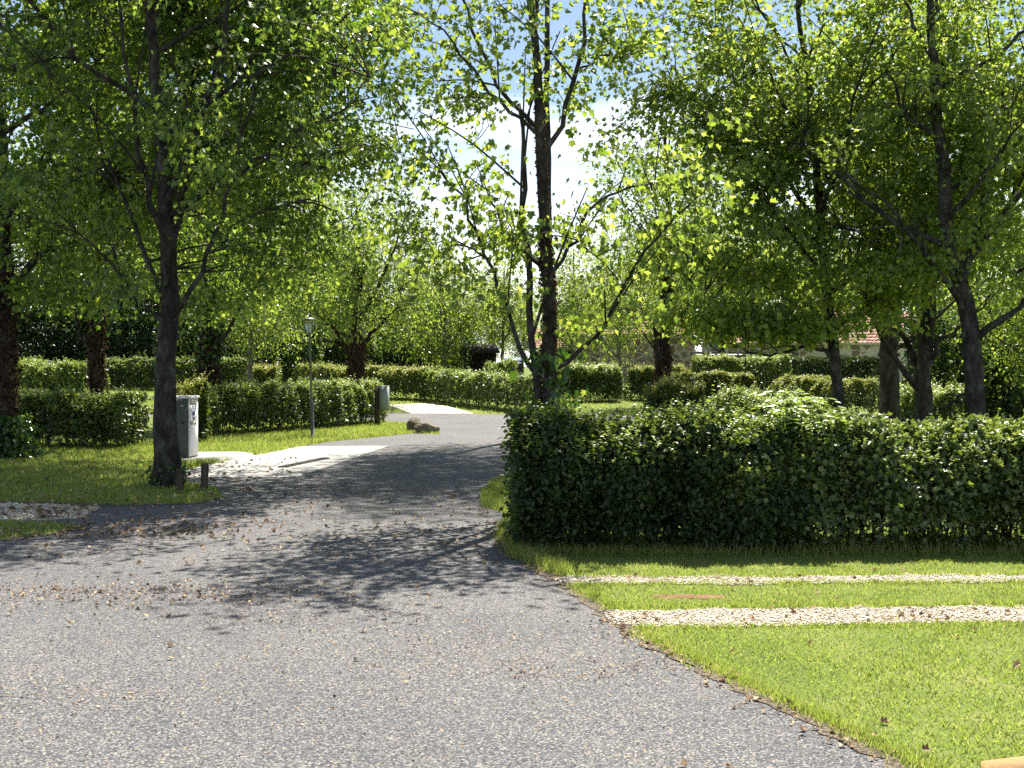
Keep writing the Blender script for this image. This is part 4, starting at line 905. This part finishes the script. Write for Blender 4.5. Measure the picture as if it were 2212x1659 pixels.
# printed emblem: a violet head with a pale band over the lower face
a = Acc(); prof = [(.0, -.115), (.045, -.10), (.058, -.05), (.072, .0), (.075, .04), (.06, .07), (0, .08)]
pts = [(y, z) for y, z in prof] + [(-y, z) for y, z in prof[::-1][1:-1]]
def plate(acc, pts, x, cy, cz, sc=1.0, th=.002):
    k = len(pts); V = [(x + t, cy + y * sc, cz + z * sc) for t in (0, th) for y, z in pts]
    acc.add(V, [tuple(range(k - 1, -1, -1)), tuple(range(k, 2 * k))] + [(i, (i + 1) % k, (i + 1) % k + k, i + k) for i in range(k)])
plate(a, pts, xs + .021, -.02, .755, .9)
for yy in np.linspace(-.06, .06, 6): a.box((xs + .022, -.02 + yy, .91), (.002, .014, .010))
a.box((xs + .022, -.02, .875), (.002, .016, .028))
a.build('emblem', M['purple'], notice)
a = Acc(); plate(a, [(-.045, -.012), (-.03, -.03), (.03, -.03), (.045, -.012), (.04, .006), (-.04, .006)], xs + .0235, -.02, .75)
a.build('emblem', M['paper'], notice)
a = Acc()
a.box((0, -D_ / 2 - .004, H_ / 2), (W_ - .06, .008, H_ - .08)); door = a.build('door', M['cab_grey'], root)
for x in (.01, .12, .225):
    a = Acc(); q = np.array([(x, -D_ / 2 - .006, .63), (x, -D_ / 2 - .03, .63)]); a.tube(q, .018, 12); a.build('socket', M['black'], door)
a = Acc(); a.box((.2, -D_ / 2 - .0095, .93), (.06, .004, .03)); a.build('label_plate', M['tan_plate'], door)
def text(name, body, size, loc, rot, mat, parent):
    cu = bpy.data.curves.new(name, 'FONT'); cu.body = body; cu.size = size; cu.extrude = .0008; cu.align_x = 'CENTER'
    t = bpy.data.objects.new(name, cu); COL.objects.link(t); bpy.context.view_layer.update()
    me = bpy.data.meshes.new_from_object(t.evaluated_get(bpy.context.evaluated_depsgraph_get())); bpy.data.objects.remove(t)
    me.materials.clear(); o = link_mesh(name, me, mat, parent); o.location = loc; o.rotation_euler = rot
    return o
text('lettering', '7.7', .12, (.2, -D_ / 2 - .0095, .43), (R(90), 0, 0), M['drain'], door)

# ------------------------------------------------------------------ lamp post
b = (X(675, 28.3), 28.3, 0.0)
root = empty('street_lamp', b); tag(root, 'grey lamp post with glass lantern in front of the hedge', 'street lamp')
root.rotation_euler = (0, R(-1.6), 0)
a = Acc(); a.lathe([(.075, 0), (.075, .02), (.045, .03), (.04, .9), (.03, .96), (.028, 2.42), (.045, 2.43), (.045, 2.47)], (0, 0, 0), 14); a.build('pole', M['pole'], root, False)
a = Acc(); a.lathe([(.07, 2.47), (.115, 2.66), (.138, 2.76)], (0, 0, 0), 8); a.build('lantern', M['glass'], root)
a = Acc(); a.lathe([(.15, 2.755), (.165, 2.765), (.165, 2.79), (.06, 2.83), (.0, 2.835)], (0, 0, 0), 16); a.build('cap', M['pole'], root)
a = Acc(); a.lathe([(.02, 2.47), (.035, 2.52), (.035, 2.68), (.02, 2.72)], (0, 0, 0), 10); a.build('bulb', M['sheet'], root)
a = Acc()
for i in range(8):
    th = i * math.pi / 4; a.tube([(math.cos(th) * .071, math.sin(th) * .071, 2.47), (math.cos(th) * .14, math.sin(th) * .14, 2.765)], .005, 5)
a.build('lantern_frame', M['pole'], root)

# ------------------------------------------------------------------ meter box on its post
b = (X(815, 34.2), 34.2, 0.0)
root = empty('meter_box', b, R(-14)); tag(root, 'grey electric box fixed to a dark wooden post by the junction', 'meter box')
a = Acc(); a.box((0, 0, .56), (.13, .13, 1.16)); a.build('post', M['wood_post'], root)
a = Acc(); a.box((.20, .0, .78), (.24, .22, .68)); a.box((.20, -.0, 1.125), (.26, .25, .018)); bx_ = a.build('box', M['box_grey'], root)
a = Acc(); a.box((.20, -.114, .78), (.20, .008, .62)); dr = a.build('door', M['box_grey'], bx_)
a = Acc(); a.box((.095, -.115, .78), (.03, .012, .6)); a.build('hinge', M['drain'], bx_)

# ------------------------------------------------------------------ boulders
def rock(name, loc, dims, label, seed, rz=0):
    bm = bmesh.new(); bmesh.ops.create_icosphere(bm, subdivisions=4, radius=1.0); rg = np.random.default_rng(seed)
    planes = [(unit(rg.normal(size=(1, 3)) * np.array([[1, 1, .8]]))[0], rg.uniform(.62, .9)) for _ in range(16)]
    for v in bm.verts:
        p = np.array(v.co)
        for nrm, d in planes:
            e = p @ nrm - d
            if e > 0: p = p - nrm * e * .93
        p = p * (1 + .025 * math.sin(p[0] * 9 + seed) * math.sin(p[1] * 8) + .02 * math.sin(p[2] * 17 + p[0] * 11)) + rg.normal(size=3) * .006
        v.co = p * np.array(dims)
    me = bpy.data.meshes.new(name); bm.to_mesh(me); bm.free()
    o = link_mesh(name, me, M['rock']); o.location = loc; o.rotation_euler = (0, 0, rz); tag(o, label, 'boulder'); return o
rock('boulder', (X(922, 30.4), 30.4, .1), (.33, .26, .19), 'tawny flat-faced boulder at the road corner, larger and in front', 3, .3)
rock('boulder', (X(896, 31.0), 31.0, .12), (.23, .22, .25), 'peaked grey stone leaning behind the tawny boulder', 9, .9)

# ------------------------------------------------------------------ short posts on the lawn corner
def stub(px, Y, h, w, label, lean):
    b = (X(px, Y), Y, 0.0); root = empty('wooden_stake', b); tag(root, label, 'stake')
    a = Acc(); a.tube(lerp_path([(0, 0, -.05), (lean * .5, 0, h * .5), (lean, 0, h)], 6), [w, w, w * .98, w, w * .97, w * .95], 9, True, .03, np.random.default_rng(int(px))); a.build('post', M['wood_post'], root)
    a = Acc(); a.tube([(lean - .03, -.02, h - .035), (lean + .06, -.03, h - .04)], .008, 6); a.build('peg', M['wood_post'], root)
    return root
stub(440, 16.5, .36, .052, 'short weathered stake standing by the slab corner', .01)
o = stub(388, 16.3, .31, .045, 'short stake pressed against the big grey trunk', -.01)

# ------------------------------------------------------------------ timber rail at the bottom right corner
a = Acc()
p0, p1 = (1.92, 4.88), (3.6, 5.42); an = math.atan2(p1[1] - p0[1], p1[0] - p0[0])
a.box(((p0[0] + p1[0]) / 2, (p0[1] + p1[1]) / 2 - .1, .05), (math.hypot(p1[0] - p0[0], p1[1] - p0[1]), .14, .10), an)
tag(a.build('timber_beam', M['wood_new']), 'new sawn timber beam lying on the grass at the bottom right corner', 'beam')

# ------------------------------------------------------------------ standpipe
Yb = 48.6; b = (X(1340, Yb), Yb, g1(Yb))
root = empty('standpipe', b); tag(root, 'pale water standpipe with domed top between two hedge blocks', 'standpipe')
a = Acc(); a.box((0, 0, .03), (.75, .6, .10)); a.build('base', M['concrete'], root)
a = Acc(); a.lathe([(.13, .08), (.13, .72), (.12, .78), (.07, .82), (0, .83)], (0, 0, 0), 18); a.build('column', M['pvc'], root)
a = Acc(); a.tube([(.1, -.1, .45), (.22, -.14, .47), (.27, -.15, .42)], .018, 8); a.build('tap', M['drain'], root)
a = Acc(); a.lathe([(.02, .08), (.05, .1), (.07, .3), (.05, .34), (.0, .35)], (.16, -.14, 0), 12); a.build('hose_bag', M['ivy_green'], root)

# ------------------------------------------------------------------ shelter, bin
Ys = 60.0; b = (X(1037, Ys), Ys, g1(Ys))
root = empty('wooden_shelter', b); tag(root, 'small dark timber shelter with brown roof behind the hedges', 'shelter')
a = Acc()
a.box((.12, .45, .85), (1.25, .06, 1.7)); a.build('back_wall', M['dark_wood'], root)
for x, y in ((-.75, -.5), (.75, -.5), (-.75, .5), (.75, .5)):
    a = Acc(); a.box((x, y, .85), (.11, .11, 1.7)); a.build('post', M['dark_wood'], root)
a = Acc(); a.box((-.45, -.45, .45), (.55, .05, .9)); a.build('front_panel', M['dark_wood'], root)
a = Acc(); a.add([(-1, -.85, 1.62), (1, -.85, 1.62), (1, .85, 1.62), (-1, .85, 1.62), (-.8, 0, 2.05), (.8, 0, 2.05)], [(0, 1, 5, 4), (1, 2, 5), (2, 3, 4, 5), (3, 0, 4), (3, 2, 1, 0)]); a.build('roof', M['shed_roof'], root)
Yb = 58.0; b = (X(1107, Yb), Yb, g1(Yb))
root = empty('wheelie_bin', b); tag(root, 'dark wheeled bin with blue lid beside the timber shelter', 'bin')
a = Acc(); a.box((0, 0, .62), (.8, .7, 1.1), 0, 1.12); a.build('body', M['black'], root)
a = Acc(); a.add([(-.46, -.42, 1.19), (.46, -.42, 1.19), (.46, .4, 1.22), (-.46, .4, 1.22), (-.4, -.3, 1.34), (.4, -.3, 1.34), (.4, .35, 1.42), (-.4, .35, 1.42)], [(3, 2, 1, 0), (4, 5, 6, 7), (0, 1, 5, 4), (1, 2, 6, 5), (2, 3, 7, 6), (3, 0, 4, 7)]); a.build('lid', M['bin_blue'], root)
for x in (-.36, .36):
    a = Acc(); a.tube([(x - .03, .25, .1), (x + .03, .25, .1)], .1, 14); a.build('wheel', M['black'], root)

# ------------------------------------------------------------------ buildings
def tiled_roof(acc, x0, x1, y0, z0, y1, z1, pitch=.24):
    """sloping sheet of half-round clay tiles between an eave and a ridge"""
    nx = int((x1 - x0) / pitch * 6); nr = max(3, int(math.hypot(y1 - y0, z1 - z0) / .38)); xs_ = np.linspace(x0, x1, nx); V = []; F = []
    up = np.array([0, -(z1 - z0), (y1 - y0)]); up = up / np.linalg.norm(up) * (1 if (y1 - y0) > 0 else -1)
    for r in range(nr):
        for e in (0, 1):
            t = (r + e) / nr; lift = .05 if e == 0 else .0
            for x in xs_:
                w = .045 * abs(math.sin(math.pi * x / pitch)) + lift
                V.append((x + up[0] * w, y0 + (y1 - y0) * t + up[1] * w, z0 + (z1 - z0) * t + up[2] * w))
        o = r * 2 * nx
        F += [(o + i, o + i + 1, o + nx + i + 1, o + nx + i) for i in range(nx - 1)]
    acc.add(V, F)

# long barn at the right
Yw = 66.0; gb = g1(Yw); bx0, bx1 = X(1560, Yw), X(2090, Yw); dpt = 7.0; eave = Z(739, Yw)
root = empty('stone_barn', (bx0, Yw, gb)); tag(root, 'long cream stone barn with red tiled roof at right background', 'barn')
wl = bx1 - bx0; he = eave - gb
a = Acc(); a.add([(0, 0, -.3), (wl, 0, -.3), (wl, dpt, -.3), (0, dpt, -.3), (0, 0, he), (wl, 0, he), (wl, dpt, he), (0, dpt, he), (0, dpt / 2, he + 1.7), (wl, dpt / 2, he + 1.7)],
      [(0, 1, 5, 4), (1, 2, 6, 9, 5), (2, 3, 7, 6), (3, 0, 4, 8, 7)]); a.build('wall', M['render_stone'], root)
a = Acc(); tiled_roof(a, -.35, wl + .35, -.45, he - .1, dpt / 2, he + 1.78); tiled_roof(a, -.35, wl + .35, dpt + .45, he - .1, dpt / 2, he + 1.78); a.build('roof', M['tiles'], root)
a = Acc(); a.box((wl / 2, -.42, he - .12), (wl + .6, .1, .1)); a.build('gutter', M['quoin'], root)
def door_(px0, px1, py, name, mat):
    x0, x1 = X(px0, Yw) - bx0, X(px1, Yw) - bx0; zt = Z(py, Yw) - gb
    a = Acc(); a.box(((x0 + x1) / 2, -.03, zt / 2), (x1 - x0, .1, zt)); d = a.build(name, mat, root)
    a = Acc(); a.box(((x0 + x1) / 2, -.05, zt + .09), (x1 - x0 + .4, .14, .18)); a.build('lintel', M['wood_post'], d)
    a = Acc(); a.box((x0 + .12, -.1, zt * .5), (.04, .04, .14)); a.build('handle', M['black'], d)
door_(1694, 1716, 770, 'door', M['blue_door'])
door_(1905, 1935, 770, 'door', M['blue_door'])
# lean-to in front of the barn: slatted screen, white sheet roof
Yf = 61.0; gf = g1(Yf)
fx0, fx1 = X(1500, Yf), X(1665, Yf)
root = empty('slatted_fence', (fx0, Yf, gf)); tag(root, 'weathered grey slatted fence panels in front of the barn', 'fence')
nP = 7; pw = (fx1 - fx0) / nP
for i in range(nP):
    a = Acc()
    for k in range(10): a.box((pw * (i + .5), .012 * (k % 2), .12 + k * .165), (pw - .10, .02, .13))
    a.build('panel', M['grey_wood'], root)
for i in range(nP + 1):
    a = Acc(); a.box((pw * i, 0, .9), (.09, .09, 1.85)); a.build('post', M['grey_wood'], root)
root = empty('lean_to', (X(1575, 62.2), 62.2, g1(62.2))); tag(root, 'white sheet lean-to roof above the slatted fence', 'lean-to')
a = Acc(); hz_ = Z(770, 62.2) - g1(62.2)
a.add([(-.95, -.7, hz_ - .08), (.95, -.7, hz_ - .08), (.95, 1.2, hz_ + .2), (-.95, 1.2, hz_ + .2), (-.95, -.7, hz_ - .04), (.95, -.7, hz_ - .04), (.95, 1.2, hz_ + .24), (-.95, 1.2, hz_ + .24)],
      [(3, 2, 1, 0), (4, 5, 6, 7), (0, 1, 5, 4), (1, 2, 6, 5), (2, 3, 7, 6), (3, 0, 4, 7)]); a.build('roof', M['sheet'], root)
for x, y in ((-.85, -.6), (.85, -.6), (-.85, 1.1), (.85, 1.1)):
    a = Acc(); a.box((x, y, hz_ / 2 - .04), (.09, .09, hz_ - .1 + (.2 if y > 0 else -.02))); a.build('post', M['wood_post'], root)

# rubble outbuilding in the middle
Yw = 64.0; gb = g1(Yw); bx0, bx1 = X(1246, Yw), X(1500, Yw); wl = bx1 - bx0; he = Z(722, Yw) - gb; dpt = 6.0
root = empty('rubble_outbuilding', (bx0, Yw, gb)); tag(root, 'rubble stone outbuilding with pale corner stones behind the thin trees', 'outbuilding')
a = Acc(); a.add([(0, 0, -.3), (wl, 0, -.3), (wl, dpt, -.3), (0, dpt, -.3), (0, 0, he), (wl, 0, he), (wl, dpt, he), (0, dpt, he), (0, dpt / 2, he + 1.3), (wl, dpt / 2, he + 1.3)],
      [(0, 1, 5, 4), (1, 2, 6, 9, 5), (2, 3, 7, 6), (3, 0, 4, 8, 7)]); a.build('wall', M['rubble'], root)
a = Acc()
for k in range(11):
    w_ = .42 if k % 2 else .26
    a.box((w_ / 2 - .02, -.0, .1 + k * he / 11), (w_, .06, he / 11 - .02))
a.build('quoins', M['quoin'], root)
a = Acc(); tiled_roof(a, -.25, wl + .25, -.3, he - .05, dpt / 2, he + 1.38); tiled_roof(a, -.25, wl + .25, dpt + .3, he - .05, dpt / 2, he + 1.38); a.build('roof', M['tiles'], root)

# ochre house behind it
Yw = 72.0; gb = g1(Yw); bx0, bx1 = X(1165, Yw), X(1262, Yw); wl = bx1 - bx0; he = Z(749, Yw) - gb; dpt = 6.0
root = empty('ochre_house', (bx0, Yw, gb)); tag(root, 'ochre house with brown shutters and tiled roof between tree stems', 'house')
a = Acc(); a.add([(0, 0, -.3), (wl, 0, -.3), (wl, dpt, -.3), (0, dpt, -.3), (0, 0, he), (wl, 0, he), (wl, dpt, he), (0, dpt, he), (0, dpt / 2, he + 1.1), (wl, dpt / 2, he + 1.1)],
      [(0, 1, 5, 4), (1, 2, 6, 9, 5), (2, 3, 7, 6), (3, 0, 4, 8, 7)]); a.build('wall', M['ochre'], root)
a = Acc(); tiled_roof(a, -.3, wl + .3, -.45, he - .1, dpt / 2, he + 1.18); tiled_roof(a, -.3, wl + .3, dpt + .45, he - .1, dpt / 2, he + 1.18); a.build('roof', M['tiles'], root)
a = Acc(); a.box((wl / 2, -.42, he - .16), (wl + .5, .08, .1)); a.build('gutter', M['quoin'], root)
for px, py0, py1 in ((1213, 757, 785), (1245, 757, 778)):
    x = X(px, Yw) - bx0; z0, z1 = Z(py1, Yw) - gb, Z(py0, Yw) - gb
    a = Acc(); a.box((x, -.02, (z0 + z1) / 2), (.5, .08, z1 - z0)); w_ = a.build('window', M['black'], root)
    for sgn in (-1, 1):
        a = Acc(); a.box((x + sgn * .42, -.05, (z0 + z1) / 2), (.3, .06, z1 - z0 + .06)); a.build('shutter', M['shutter'], w_)
